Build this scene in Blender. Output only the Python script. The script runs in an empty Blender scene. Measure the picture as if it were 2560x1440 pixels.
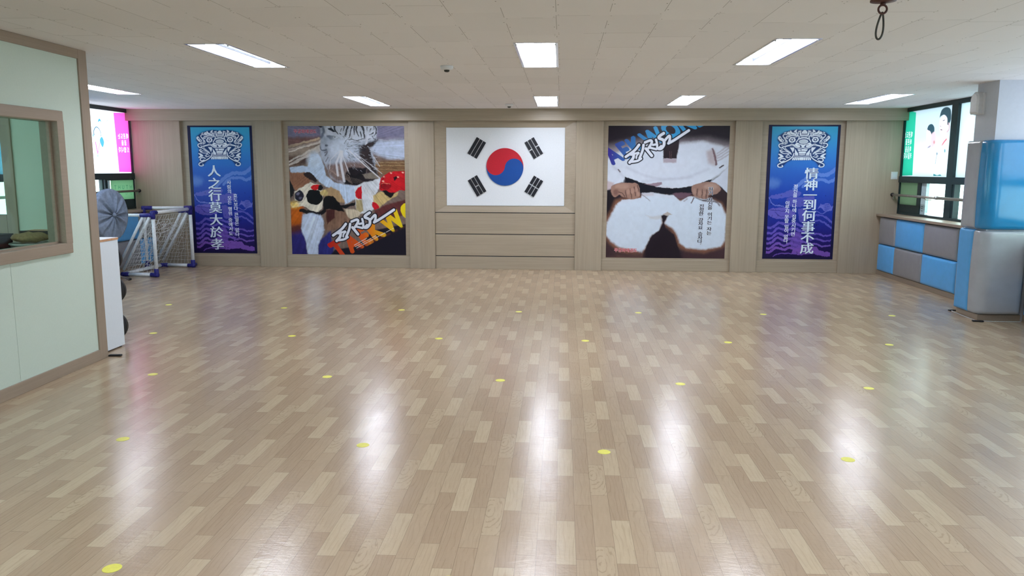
import bpy, bmesh, math, random
import numpy as np
from mathutils import Matrix, Vector

random.seed(7)
SC = bpy.context.scene
COL = SC.collection

# ------------------------------------------------------------------ camera
YAW, PITCH, ROLL, FPX = 0.0624, 0.1501, 0.0035, 1963.97
cam_d = bpy.data.cameras.new('camera')
cam = bpy.data.objects.new('camera', cam_d)
COL.objects.link(cam)
fw = Vector((-math.sin(YAW) * math.cos(PITCH), math.cos(YAW) * math.cos(PITCH), -math.sin(PITCH)))
ri = Vector((math.cos(YAW), math.sin(YAW), 0))
up = ri.cross(fw)
r2 = ri * math.cos(ROLL) + up * math.sin(ROLL)
u2 = up * math.cos(ROLL) - ri * math.sin(ROLL)
M = Matrix(((r2.x, u2.x, -fw.x), (r2.y, u2.y, -fw.y), (r2.z, u2.z, -fw.z))).to_4x4()
M.translation = (0, 0, 1.49)
cam.matrix_world = M
cam_d.sensor_width = 36
cam_d.lens = FPX / 2560 * 36
cam_d.clip_start = 0.02
SC.camera = cam

# ------------------------------------------------------------------ world and exposure
SKY = 7.0          # overcast daylight outside the windows
LAMP = 33.0        # fluorescent lamps in the ceiling
wd = bpy.data.worlds.new('overcast_sky')
SC.world = wd
wd.use_nodes = True
bg = wd.node_tree.nodes['Background']
bg.inputs['Color'].default_value = (0.78, 0.88, 1.0, 1)
bg.inputs['Strength'].default_value = SKY
SC.view_settings.view_transform = 'Standard'
SC.view_settings.look = 'None'
SC.view_settings.gamma = 1
SC.view_settings.use_curve_mapping = False
SC.view_settings.exposure = 0.12


# ------------------------------------------------------------------ colour and materials
def lin(c):
    c = np.asarray(c, float) / 255.0
    return np.where(c <= 0.04045, c / 12.92, ((c + 0.055) / 1.055) ** 2.4)


def rgba(c):
    return tuple(lin(c)) + (1.0,)


class V:
    """a socket with arithmetic, to write node maths as expressions"""

    def __init__(s, nt, sock):
        s.nt, s.s = nt, sock

    def op(s, o, *b):
        n = s.nt.nodes.new('ShaderNodeMath')
        n.operation = o
        for i, v in enumerate((s,) + b):
            if isinstance(v, V):
                s.nt.links.new(v.s, n.inputs[i])
            else:
                n.inputs[i].default_value = v
        return V(s.nt, n.outputs[0])

    def __add__(s, b): return s.op('ADD', b)
    def __sub__(s, b): return s.op('SUBTRACT', b)
    def __mul__(s, b): return s.op('MULTIPLY', b)
    def __truediv__(s, b): return s.op('DIVIDE', b)
    def __mod__(s, b): return s.op('FLOORED_MODULO', b)
    def floor(s): return s.op('FLOOR')
    def lt(s, b): return s.op('LESS_THAN', b)
    def gt(s, b): return s.op('GREATER_THAN', b)
    def min(s, b): return s.op('MINIMUM', b)
    def max(s, b): return s.op('MAXIMUM', b)
    def abs(s): return s.op('ABSOLUTE')


def new_mat(name, col=(200, 200, 200), rough=0.5, metal=0.0, spec=0.5):
    m = bpy.data.materials.new(name)
    m.use_nodes = True
    b = m.node_tree.nodes['Principled BSDF']
    b.inputs['Base Color'].default_value = rgba(col)
    b.inputs['Roughness'].default_value = rough
    b.inputs['Metallic'].default_value = metal
    b.inputs['Specular IOR Level'].default_value = spec
    return m


def nd(nt, t, **kw):
    n = nt.nodes.new(t)
    for k, v in kw.items():
        if k in n.inputs:
            if isinstance(v, V):
                nt.links.new(v.s, n.inputs[k])
            else:
                n.inputs[k].default_value = v
        else:
            setattr(n, k, v)
    return n


def coords(nt):
    tc = nt.nodes.new('ShaderNodeTexCoord')
    sp = nt.nodes.new('ShaderNodeSeparateXYZ')
    nt.links.new(tc.outputs['Object'], sp.inputs[0])
    return [V(nt, sp.outputs[i]) for i in range(3)]


def vec(nt, x, y, z):
    n = nt.nodes.new('ShaderNodeCombineXYZ')
    for i, v in enumerate((x, y, z)):
        if isinstance(v, V):
            nt.links.new(v.s, n.inputs[i])
        else:
            n.inputs[i].default_value = v
    return V(nt, n.outputs[0])


def noise(nt, v, scale=1.0, detail=3.0, rough=0.55):
    n = nd(nt, 'ShaderNodeTexNoise', Vector=v, Scale=scale, Detail=detail, Roughness=rough)
    return V(nt, n.outputs[0])


def white(nt, v):
    n = nt.nodes.new('ShaderNodeTexWhiteNoise')
    nt.links.new(v.s, n.inputs['Vector'])
    return V(nt, n.outputs[0])


def ramp(nt, fac, stops, interp='LINEAR'):
    n = nt.nodes.new('ShaderNodeValToRGB')
    n.color_ramp.interpolation = interp
    e = n.color_ramp.elements
    while len(e) > 1:
        e.remove(e[-1])
    for i, (p, c) in enumerate(stops):
        k = e[0] if i == 0 else e.new(p)
        k.position = p
        k.color = rgba(c)
    nt.links.new(fac.s, n.inputs[0])
    return n.outputs[0]


def mixc(nt, fac, a, b, mode='MIX'):
    n = nt.nodes.new('ShaderNodeMix')
    n.data_type = 'RGBA'
    n.blend_type = mode
    for sock, v in ((n.inputs[0], fac), (n.inputs[6], a), (n.inputs[7], b)):
        if isinstance(v, V):
            nt.links.new(v.s, sock)
        elif isinstance(v, bpy.types.NodeSocket):
            nt.links.new(v, sock)
        else:
            sock.default_value = v
    return n.outputs[2]


def bump(nt, h, strength, dist):
    n = nt.nodes.new('ShaderNodeBump')
    n.inputs['Strength'].default_value = strength
    n.inputs['Distance'].default_value = dist
    nt.links.new(h.s, n.inputs['Height'])
    nt.links.new(n.outputs[0], nt.nodes['Principled BSDF'].inputs['Normal'])


def mat_speckle(name, col, rough, amount=0.06, scale=60, spec=0.4, bmp=0.0, metal=0.0):
    """plain surface with a slight mottling"""
    m = new_mat(name, col, rough, metal, spec)
    nt = m.node_tree
    x, y, z = coords(nt)
    n = noise(nt, vec(nt, x, y, z), scale, 4)
    d = tuple(max(0, c * (1 - amount)) for c in col)
    l = tuple(min(255, c * (1 + amount)) for c in col)
    nt.links.new(ramp(nt, n, [(0.3, d), (0.7, l)]), nt.nodes['Principled BSDF'].inputs['Base Color'])
    if bmp:
        bump(nt, n, bmp, 0.002)
    return m


def mat_wood(name, axis, base=(166, 152, 132), rough=0.42):
    """grey-beige laminate with fine straight grain along one axis"""
    m = new_mat(name, base, rough)
    nt = m.node_tree
    p = coords(nt)
    k = [70, 70, 70]
    k[axis] = 1.6
    n = noise(nt, vec(nt, p[0] * k[0], p[1] * k[1], p[2] * k[2]), 1.0, 4, 0.6)
    k2 = [6, 6, 6]
    k2[axis] = 0.35
    n2 = noise(nt, vec(nt, p[0] * k2[0], p[1] * k2[1], p[2] * k2[2]), 1.0, 2)
    f = n * 0.65 + n2 * 0.35
    c = ramp(nt, f, [(0.30, tuple(v * 0.94 for v in base)), (0.52, base), (0.72, tuple(min(255, v * 1.045) for v in base))])
    nt.links.new(c, nt.nodes['Principled BSDF'].inputs['Base Color'])
    bump(nt, n, 0.15, 0.001)
    return m


def mat_floor():
    """sheet flooring printed with staggered short oak strips, six columns to a repeat"""
    m = new_mat('strip_floor', (176, 152, 122), 0.2)
    nt = m.node_tree
    b = nt.nodes['Principled BSDF']
    b.inputs['Specular IOR Level'].default_value = 0.42
    x, y, z = coords(nt)
    W, P = 0.0778, 0.879
    cx = (x + 0.3155) / W
    ci = cx.floor()
    cf = cx - ci
    m6 = ci % 6.0
    far = [3.408, 3.652, 3.252, 3.383, 3.188, 3.733]
    rampn = nt.nodes.new('ShaderNodeValToRGB')
    rampn.color_ramp.interpolation = 'CONSTANT'
    e = rampn.color_ramp.elements
    while len(e) > 1:
        e.remove(e[-1])
    for i, f in enumerate(far):
        k = e[0] if i == 0 else e.new(i / 6)
        k.position = i / 6
        v = f / 5.0
        k.color = (v, v, v, 1)
    nt.links.new(((m6 + 0.5) / 6.0).s, rampn.inputs[0])
    offs = V(nt, rampn.outputs[0]) * 5.0
    half = (ci / 6.0).floor() * 0.4365
    t0 = (offs + half - y) / P
    tf = t0 - t0.floor()
    other = tf.gt(0.43)
    key = (m6 * 2.0 + other + 0.5) / 12.0
    light, mid, dark = (200, 180, 150), (186, 163, 135), (177, 153, 126)
    mx = lambda a, c, t: tuple(a[i] * (1 - t) + c[i] * t for i in range(3))
    tones = [mx(mid, light, .6), mx(mid, light, .1), light, mx(mid, dark, .6), mx(mid, light, .2), mx(mid, light, .1),
             mx(mid, light, .45), mx(mid, dark, .8), light, mx(mid, dark, .5), mx(mid, light, .05), mx(mid, dark, .5)]
    base = ramp(nt, key, [(i / 12, c) for i, c in enumerate(tones)], 'CONSTANT')
    # grain: fine streaks and broader rings, repeated with every print repeat
    kk = key * 37.0
    loc = tf * P
    fine = noise(nt, vec(nt, cf * 7.0, loc * 9.0, kk), 1.0, 5, 0.6)
    wv = nt.nodes.new('ShaderNodeTexWave')
    wv.wave_type = 'BANDS'
    wv.inputs['Scale'].default_value = 1.0
    wv.inputs['Distortion'].default_value = 9.0
    wv.inputs['Detail'].default_value = 1.5
    wv.inputs['Detail Scale'].default_value = 1.1
    nt.links.new(vec(nt, cf * 1.2, loc * 3.4, kk).s, wv.inputs['Vector'])
    ring = V(nt, wv.outputs['Fac'])
    rl = ring.gt(0.93)
    # the swirled plank of the first column
    dx = (cf - 0.22) * 1.25 + (fine - 0.5) * 0.5
    dy = (tf - 0.16) * 4.6
    rr = (dx * dx + dy * dy).op('SQRT') + (fine - 0.5) * 0.10
    sw = (rr * 24.0).op('SINE').gt(0.80) * m6.lt(0.5) * (tf.lt(0.43))
    line = (rl * m6.gt(0.5) * 0.38 + sw * 0.75) * noise(nt, vec(nt, cf * 2.0, loc * 5.0, kk), 2.0, 1).gt(0.42)
    c1 = mixc(nt, fine, base, mixc(nt, 1.0, base, (0.80, 0.78, 0.76, 1), 'MULTIPLY'))
    c2 = mixc(nt, line * 0.55, c1, mixc(nt, 1.0, base, (0.50, 0.45, 0.40, 1), 'MULTIPLY'))
    # joints
    ed = cf.min((cf * -1.0) + 1.0) * W
    t1 = tf.min((tf - 0.43).abs()).min((tf * -1.0) + 1.0) * P
    joint = ed.lt(0.0011).max(t1.lt(0.0014))
    c3 = mixc(nt, joint * 0.45, c2, (0.13, 0.09, 0.06, 1))
    # broad wear
    big = noise(nt, vec(nt, x, y, 0.0), 0.9, 3)
    c4 = mixc(nt, big * 0.25, c3, mixc(nt, 1.0, c3, (0.86, 0.85, 0.86, 1), 'MULTIPLY'))
    nt.links.new(c4, b.inputs['Base Color'])
    # worn glossy top: uneven, with scuffs running across
    sc1 = noise(nt, vec(nt, x * 14.0, y * 40.0, 0.0), 1.0, 5, 0.7)
    sc2 = noise(nt, vec(nt, x * 3.0, y * 3.0, 1.0), 1.0, 3)
    rg = sc2 * 0.14 + sc1 * 0.12 + 0.06
    nt.links.new(rg.s, b.inputs['Roughness'])
    bump(nt, sc1, 0.30, 0.003)
    return m


def mat_ceiling():
    """mineral fibre boards 0.3 x 0.6 m, screwed, with broken hairline joints"""
    m = new_mat('ceiling_board', (233, 231, 232), 0.9, 0, 0.2)
    nt = m.node_tree
    x, y, z = coords(nt)
    u = (x + 0.045) / 0.3
    ui = u.floor()
    uf = (u - ui) * 0.3
    sh = white(nt, vec(nt, ui, 3.0, 0.0))
    v = (y + sh * 0.6) / 0.6
    vi = v.floor()
    vf = (v - vi) * 0.6
    du = uf.min((uf * -1.0) + 0.3)
    dv = vf.min((vf * -1.0) + 0.6)
    n1 = noise(nt, vec(nt, x, y, 5.0), 2.2, 2)
    n2 = noise(nt, vec(nt, x, y, 9.0), 1.7, 2)
    sx = du.lt(0.0016) * n1.gt(0.47)
    sy = dv.lt(0.0022) * n2.gt(0.53)
    dvm = dv.min((vf - 0.3).abs() + 0.02)
    ax = du - 0.013
    ay = dvm - 0.022
    dot = (ax * ax + ay * ay).lt(0.000016) * white(nt, vec(nt, ui, vi, (uf * 6.0).floor() + (vf * 8.0).floor() * 7.0)).gt(0.35)
    speck = noise(nt, vec(nt, x, y, 0.0), 130.0, 2).gt(0.74)
    tone = white(nt, vec(nt, ui, vi, 1.0))
    base = ramp(nt, tone, [(0, (230, 228, 229)), (1, (235, 233, 234))])
    f = (sx * 0.55).max(sy * 0.5).max(dot * 0.85).max(speck * 0.08)
    c = mixc(nt, f, base, (0.10, 0.085, 0.07, 1))
    nt.links.new(c, nt.nodes['Principled BSDF'].inputs['Base Color'])
    return m


def mat_print(name, rough=0.35, gain=1.0):
    """printed sheet: the colours are stored on the mesh that carries the artwork"""
    m = new_mat(name, (255, 255, 255), rough, 0.0, 0.22)
    nt = m.node_tree
    a = nt.nodes.new('ShaderNodeVertexColor')
    a.layer_name = 'ink'
    c = a.outputs[0]
    if gain != 1.0:
        c = mixc(nt, 1.0, c, (gain, gain, gain, 1), 'MULTIPLY')
    nt.links.new(c, nt.nodes['Principled BSDF'].inputs['Base Color'])
    return m


def mat_film(name, col=None, gain=1.0):
    """thin translucent sheet that daylight shines through"""
    m = bpy.data.materials.new(name)
    m.use_nodes = True
    nt = m.node_tree
    nt.nodes.remove(nt.nodes['Principled BSDF'])
    out = nt.nodes['Material Output']
    d = nt.nodes.new('ShaderNodeBsdfDiffuse')
    t = nt.nodes.new('ShaderNodeBsdfTranslucent')
    mx = nt.nodes.new('ShaderNodeMixShader')
    mx.inputs[0].default_value = 0.7
    if col is None:
        a = nt.nodes.new('ShaderNodeVertexColor')
        a.layer_name = 'ink'
        c = mixc(nt, 1.0, a.outputs[0], (gain, gain, gain, 1), 'MULTIPLY')
        nt.links.new(a.outputs[0], d.inputs[0])
        nt.links.new(c, t.inputs[0])
    else:
        x, y, z = coords(nt)
        n = noise(nt, vec(nt, x, y, z), 3.0, 2)
        c = ramp(nt, n, [(0.3, tuple(v * 0.95 for v in col)), (0.7, col)])
        nt.links.new(c, d.inputs[0])
        nt.links.new(mixc(nt, 1.0, c, (gain, gain, gain, 1), 'MULTIPLY'), t.inputs[0])
    nt.links.new(d.outputs[0], mx.inputs[1])
    nt.links.new(t.outputs[0], mx.inputs[2])
    nt.links.new(mx.outputs[0], out.inputs[0])
    return m


def mat_glass(name, tint=(225, 238, 230)):
    """thin window glass: see-through with surface reflections"""
    m = bpy.data.materials.new(name)
    m.use_nodes = True
    nt = m.node_tree
    nt.nodes.remove(nt.nodes['Principled BSDF'])
    out = nt.nodes['Material Output']
    tr = nt.nodes.new('ShaderNodeBsdfTransparent')
    tr.inputs[0].default_value = rgba(tint)
    gl = nt.nodes.new('ShaderNodeBsdfGlossy')
    gl.inputs['Roughness'].default_value = 0.02
    fr = nt.nodes.new('ShaderNodeLayerWeight')
    fr.inputs['Blend'].default_value = 0.5
    f = V(nt, fr.outputs['Facing']).op('POWER', 5.0) * 0.5 + 0.03
    mx = nt.nodes.new('ShaderNodeMixShader')
    nt.links.new(f.s, mx.inputs[0])
    nt.links.new(tr.outputs[0], mx.inputs[1])
    nt.links.new(gl.outputs[0], mx.inputs[2])
    nt.links.new(mx.outputs[0], out.inputs[0])
    return m


def mat_lamp(name, strength):
    m = new_mat(name, (255, 255, 255), 0.4)
    b = m.node_tree.nodes['Principled BSDF']
    b.inputs['Emission Color'].default_value = (0.84, 0.88, 1.0, 1)
    b.inputs['Emission Strength'].default_value = strength
    return m


MT = {}
MT['floor'] = mat_floor()
MT['ceiling'] = mat_ceiling()
MT['wood_v'] = mat_wood('laminate_upright_grain', 2)
MT['wood_h'] = mat_wood('laminate_level_grain', 0)
MT['wood_y'] = mat_wood('laminate_trim', 1, (150, 133, 116))
MT['wood_t'] = mat_wood('laminate_post', 2, (150, 133, 116))
MT['green_wall'] = mat_speckle('pale_green_board', (198, 211, 198), 0.6, 0.008, 90)
MT['white_wall'] = mat_speckle('white_plaster', (196, 200, 208), 0.7, 0.008, 30)
MT['dark_gap'] = mat_speckle('dark_groove', (38, 46, 58), 0.7, 0.1)
MT['frame'] = mat_speckle('dark_green_aluminium', (28, 48, 50), 0.4, 0.08, 40)
MT['alu'] = mat_speckle('bare_aluminium', (176, 196, 200), 0.35, 0.05, 40)
MT['white_gloss'] = mat_speckle('white_laminate', (218, 224, 230), 0.4, 0.005, 40)
MT['tan_edge'] = mat_speckle('tan_edge_band', (188, 142, 106), 0.5, 0.08, 60)
MT['black'] = mat_speckle('black_rubber', (24, 24, 27), 0.55, 0.15, 60)
MT['blue_vinyl'] = mat_speckle('blue_vinyl', (88, 166, 226), 0.34, 0.02, 14, 0.5, 0.08)
MT['grey_vinyl'] = mat_speckle('grey_vinyl', (136, 135, 138), 0.34, 0.02, 14, 0.5, 0.08)
MT['blue_vinyl_shiny'] = mat_speckle('shiny_blue_vinyl', (36, 134, 188), 0.15, 0.02, 9, 0.6, 0.06)
MT['grey_vinyl_shiny'] = mat_speckle('shiny_grey_vinyl', (168, 171, 177), 0.2, 0.02, 9, 0.55, 0.06)
MT['metal'] = mat_speckle('brushed_steel', (190, 192, 196), 0.3, 0.04, 50, 0.5, 0.0, 0.9)
MT['fixture'] = mat_speckle('bright_reflector', (225, 228, 232), 0.25, 0.03, 30, 0.5, 0.0, 0.6)
MT['ridge'] = mat_speckle('dull_reflector', (84, 88, 94), 0.45, 0.1, 30, 0.4, 0.0, 0.7)
MT['rail'] = mat_speckle('worn_steel_rail', (150, 146, 138), 0.35, 0.08, 40, 0.5, 0.0, 0.6)
MT['rust'] = mat_speckle('dark_painted_iron', (84, 52, 46), 0.5, 0.2, 60)
MT['iron'] = mat_speckle('grey_iron', (70, 70, 66), 0.45, 0.1, 60, 0.5, 0, 0.5)
MT['pvc'] = mat_speckle('white_pvc', (226, 230, 234), 0.35, 0.04, 40)
MT['navy'] = mat_speckle('navy_plastic', (34, 32, 120), 0.4, 0.08, 40)
MT['net'] = mat_speckle('white_net_cord', (205, 206, 206), 0.8, 0.06, 50)
MT['yellow'] = mat_speckle('yellow_vinyl_tape', (232, 226, 96), 0.4, 0.03, 60)
MT['flag_white'] = mat_speckle('flag_white', (232, 236, 240), 0.5, 0.01, 60)
MT['flag_red'] = mat_speckle('flag_red', (190, 26, 44), 0.45, 0.03, 60)
MT['flag_blue'] = mat_speckle('flag_blue', (12, 72, 150), 0.45, 0.03, 60)
MT['flag_black'] = mat_speckle('flag_black', (24, 27, 36), 0.5, 0.05, 60)
MT['glass'] = mat_glass('clear_glass')
MT['glass_tint'] = mat_glass('green_tinted_glass', (222, 238, 230))
MT['film_white'] = mat_film('white_window_film', (240, 246, 248), 0.85)
MT['film_green'] = mat_film('green_window_film', (140, 160, 126), 0.17)
MT['film_art'] = mat_film('printed_window_film', None, 0.36)
MT['film_pink'] = mat_film('bright_printed_window_film', None, 0.6)
MT['lamp'] = mat_lamp('lit_fluorescent_lamp', LAMP)
MT['print'] = mat_print('printed_poster', 0.3)
MT['fan_cover'] = mat_speckle('sheer_blue_grey_cover', (118, 131, 152), 0.8, 0.10, 30)
MT['white_plastic'] = mat_speckle('white_plastic', (220, 220, 222), 0.4, 0.02, 40)
MT['brown_cloth'] = mat_speckle('brown_cloth', (160, 132, 96), 0.9, 0.1, 60)
MT['dark_green'] = mat_speckle('dark_green_cover', (24, 74, 62), 0.5, 0.08, 60)
MT['cushion_blue'] = mat_speckle('light_blue_cloth', (110, 176, 210), 0.7, 0.06, 40)


# ------------------------------------------------------------------ mesh helpers
def obj(name, bm, mat, parent=None, smooth=False):
    me = bpy.data.meshes.new(name)
    bmesh.ops.recalc_face_normals(bm, faces=bm.faces)
    bm.to_mesh(me)
    bm.free()
    for x in (mat if isinstance(mat, (list, tuple)) else [mat]):
        me.materials.append(MT[x] if isinstance(x, str) else x)
    if smooth:
        me.polygons.foreach_set('use_smooth', [True] * len(me.polygons))
        me.update()
    o = bpy.data.objects.new(name, me)
    COL.objects.link(o)
    if parent is not None:
        o.parent = parent
        o.matrix_parent_inverse = Matrix.Translation(parent.location).inverted() if parent.type == 'EMPTY' else Matrix()
    return o


def box(bm, x0, x1, y0, y1, z0, z1, bev=0.0, seg=2):
    r = bmesh.ops.create_cube(bm, size=1.0)
    vs = r['verts']
    for v in vs:
        v.co = Vector((x0 + (v.co.x + .5) * (x1 - x0), y0 + (v.co.y + .5) * (y1 - y0), z0 + (v.co.z + .5) * (z1 - z0)))
    if bev:
        es = list({e for v in vs for e in v.link_edges})
        bmesh.ops.bevel(bm, geom=es, offset=bev, segments=seg, affect='EDGES', profile=0.5)
    return bm


def mk():
    return bmesh.new()


def boxo(name, dims, mat, parent=None, bev=0.0, seg=2, smooth=False):
    return obj(name, box(mk(), *dims, bev=bev, seg=seg), mat, parent, smooth)


def tube(bm, pts, r, n=8, closed=False, caps=True):
    pts = [Vector(p) for p in pts]
    rings = []
    L = len(pts)
    prev = None
    for i, p in enumerate(pts):
        a = pts[(i - 1) % L] if (closed or i > 0) else p
        b = pts[(i + 1) % L] if (closed or i < L - 1) else p
        t = (b - a).normalized()
        if prev is None:
            h = Vector((0, 0, 1)) if abs(t.z) < 0.9 else Vector((1, 0, 0))
            s = t.cross(h).normalized()
        else:
            s = (prev - t * prev.dot(t)).normalized()
        prev = s
        w = t.cross(s)
        rr = r[i] if isinstance(r, (list, tuple)) else r
        rings.append([bm.verts.new(p + (s * math.cos(2 * math.pi * k / n) + w * math.sin(2 * math.pi * k / n)) * rr) for k in range(n)])
    for i in range(L if closed else L - 1):
        A, B = rings[i], rings[(i + 1) % L]
        for k in range(n):
            bm.faces.new((A[k], A[(k + 1) % n], B[(k + 1) % n], B[k]))
    if caps and not closed:
        bm.faces.new(rings[0][::-1])
        bm.faces.new(rings[-1])
    return bm


def lathe(bm, prof, n=32, M=Matrix()):
    rings = []
    for r, z in prof:
        if r < 1e-6:
            rings.append([bm.verts.new(M @ Vector((0, 0, z)))])
        else:
            rings.append([bm.verts.new(M @ Vector((r * math.cos(2 * math.pi * k / n), r * math.sin(2 * math.pi * k / n), z))) for k in range(n)])
    for A, B in zip(rings, rings[1:]):
        for k in range(n):
            k2 = (k + 1) % n
            if len(A) == 1 and len(B) == 1:
                continue
            if len(A) == 1:
                bm.faces.new((A[0], B[k2], B[k]))
            elif len(B) == 1:
                bm.faces.new((A[k], A[k2], B[0]))
            else:
                bm.faces.new((A[k], A[k2], B[k2], B[k]))
    return bm


def prism(bm, pts, y0, y1):
    """extrude an outline given as (x, z) between two depths"""
    a = [bm.verts.new((x, y0, z)) for x, z in pts]
    b = [bm.verts.new((x, y1, z)) for x, z in pts]
    bm.faces.new(a)
    bm.faces.new(b[::-1])
    for i in range(len(pts)):
        j = (i + 1) % len(pts)
        bm.faces.new((a[i], b[i], b[j], a[j]))
    return bm


def thing(name, label, cat, loc=(0, 0, 0), group=None):
    o = bpy.data.objects.new(name, None)
    COL.objects.link(o)
    o.location = loc
    o.empty_display_size = 0.05
    return tag(o, label, cat, group)


def tag(o, label, cat, group=None):
    o['label'] = label
    o['category'] = cat
    if group:
        o['group'] = group
    return o


def struct(o, label=None):
    o['kind'] = 'structure'
    if label:
        o['label'] = label
        o['category'] = o.name.split('_')[0].split('.')[0]
    return o


# ------------------------------------------------------------------ room shell
H = 2.356
D = 11.68
XL, XR = -6.5, 4.83           # window planes left and right
YB = -5.0                     # end of the hall behind the viewer

bm = mk()
box(bm, XL - 0.3, XR + 0.2, YB - 0.2, D + 0.3, -0.1, 0.0)
struct(obj('floor', bm, 'floor'), 'wood strip pattern floor with a worn gloss')

FIX = [  # recessed lights: x0, x1, y0, y1
    (-2.67, -2.37, 5.58, 6.88), (-0.345, -0.045, 5.62, 6.94), (1.41, 1.71, 5.52, 6.85),
    (-5.28, -4.98, 7.90, 9.28), (-2.68, -2.38, 9.62, 11.06), (-0.36, -0.06, 9.67, 11.16), (1.39, 1.69, 9.61, 11.01), (3.69, 4.02, 9.48, 10.88),
    (-5.28, -4.98, 2.90, 4.20), (-2.67, -2.37, 1.55, 2.85), (-0.345, -0.045, 1.55, 2.85), (1.41, 1.71, 1.55, 2.85),  # first: unseen, added to brighten the office; others: unseen row behind the viewer
]
xs = sorted({XL - 0.3, XR + 0.2} | {f[0] for f in FIX} | {f[1] for f in FIX})
ys = sorted({YB - 0.2, D + 0.3} | {f[2] for f in FIX} | {f[3] for f in FIX})
bm = mk()
vc = {}


def cv(x, y):
    if (x, y) not in vc:
        vc[(x, y)] = bm.verts.new((x, y, H))
    return vc[(x, y)]


for xa, xb in zip(xs, xs[1:]):
    for ya, yb in zip(ys, ys[1:]):
        mx_, my_ = (xa + xb) / 2, (ya + yb) / 2
        if any(f[0] < mx_ < f[1] and f[2] < my_ < f[3] for f in FIX):
            continue
        bm.faces.new((cv(xa, ya), cv(xa, yb), cv(xb, yb), cv(xb, ya)))
struct(obj('ceiling', bm, 'ceiling'), 'white ceiling of narrow screwed boards')

# back wall: backing, pilasters, recess panels, head beam
REC = D + 0.055
bm = mk()
box(bm, XL - 0.3, XR + 0.2, REC, D + 0.3, 0, H)
wall_back = struct(obj('wall_back', bm, 'wood_h'), 'beige wood panelled back wall with recessed bays')
PIL = [(-6.49, -5.74), (-4.58, -4.183), (-2.271, -1.891), (0.201, 0.597), (2.485, 2.862), (4.036, 4.86)]
for i, (a, b) in enumerate(PIL):
    struct(boxo('trim_%d' % (i + 1), (a, b, D, REC + 0.002, 0, H - 0.05), 'wood_v', bev=0.003), 'beige wood pilaster of the back wall')
bm = mk()
box(bm, -6.53, 4.88, D - 0.1, REC + 0.002, 2.188, H + 0.002, bev=0.003)
struct(obj('trim_7', bm, 'wood_h'), 'beige wood beam along the top of the back wall')
# lower rails of the poster bays
for i, (a, b) in enumerate([(-5.74, -4.58), (-4.183, -2.271), (0.597, 2.485), (2.862, 4.036)]):
    bm = mk()
    box(bm, a, b, D + 0.03, REC + 0.002, 0, 0.165, bev=0.004)
    struct(obj('trim_%d' % (8 + i), bm, 'wood_h'), 'wood bottom rail of a poster bay')
# flag bay: boards with dark grooves and mitred border
bm = mk()
for z0, z1 in ((0.0, 0.189), (0.200, 0.519), (0.530, 0.842)):
    box(bm, -1.890, 0.200, D + 0.03, REC + 0.002, z0, z1, bev=0.003)
struct(obj('trim_12', bm, 'wood_h'), 'three beige wood boards under the flag')
struct(boxo('trim_18', (-1.890, 0.200, D + 0.045, REC + 0.002, 0.0, 0.86), 'dark_gap'), 'dark backing behind the boards under the flag')
bm = mk()
ox0, ox1, oz0, oz1 = -1.890, 0.200, 0.853, 2.19
ix0, ix1, iz0, iz1 = -1.716, 0.040, 0.948, 2.095
fr = []
for (xa, za), (xb, zb) in zip(((ox0, oz0), (ox1, oz0), (ox1, oz1), (ox0, oz1)), ((ix0, iz0), (ix1, iz0), (ix1, iz1), (ix0, iz1))):
    fr.append((bm.verts.new((xa, D + 0.022, za)), bm.verts.new((xb, D + 0.045, zb)), bm.verts.new((xb, REC + 0.002, zb)), bm.verts.new((xa, REC + 0.002, za))))
for i in range(4):
    A, B = fr[i], fr[(i + 1) % 4]
    for k in range(4):
        k2 = (k + 1) % 4
        bm.faces.new((A[k], B[k], B[k2], A[k2]))
struct(obj('trim_13', bm, 'wood_h'), 'mitred wood border round the flag')

# ------------------------------------------------------------------ side walls and windows
WX = 4.60
bm = mk()
box(bm, WX, XR + 0.2, 8.2, D, 0, 0.842)
box(bm, 4.63, XR + 0.2, YB, 8.2, 0, 0.842)
box(bm, WX, XR + 0.2, YB - 0.2, YB, 0, H)
wall_right = struct(obj('wall_right', bm, 'wood_y'), 'low wall under the right windows')
struct(boxo('baseboard_right', (WX - 0.012, WX + 0.001, 8.5, D, 0, 0.062), 'wood_y', bev=0.002), 'brown skirting below the right pads')
struct(boxo('trim_14', (4.535, XR + 0.1, 8.46, D, 0.842, 0.876), 'wood_y', bev=0.004), 'wood ledge under the right windows')
LX = -6.27
bm = mk()
box(bm, XL - 0.3, LX, YB, D, 0, 0.842)
wall_left = struct(obj('wall_left', bm, 'wood_y'), 'low wall under the left windows')
struct(boxo('trim_15', (XL - 0.1, LX + 0.06, 5.95, D, 0.842, 0.876), 'wood_y', bev=0.004), 'wood ledge under the left windows')
struct(boxo('wall_rear', (XL - 0.3, XR + 0.2, YB - 0.2, YB, 0, H), 'white_wall'), 'plain wall behind the viewer')


def window(name, X, s, ya, yb, mull, label):
    """aluminium window band in the plane x = X (s: +1 glass lies towards +x); returns its frame"""
    x0, x1 = (X - 0.01, X + 0.07) if s > 0 else (X - 0.07, X + 0.01)
    f = mk()
    box(f, x0, x1, ya, yb, 2.30, H + 0.002)
    box(f, x0 - 0.01, x1 + 0.01, ya, yb, 1.322, 1.41)
    box(f, x0, x1, ya, yb, 0.842, 0.905)
    box(f, x0, x1, ya, ya + 0.02, 0.842, H)
    box(f, x0, x1, yb - 0.02, yb, 0.842, H)
    for m0, m1 in mull:
        box(f, x0 - 0.004, x1 + 0.004, m0, m1, 0.905, 2.30)
    w = struct(obj(name, f, 'frame'), label)
    return w, x0, x1


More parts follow.
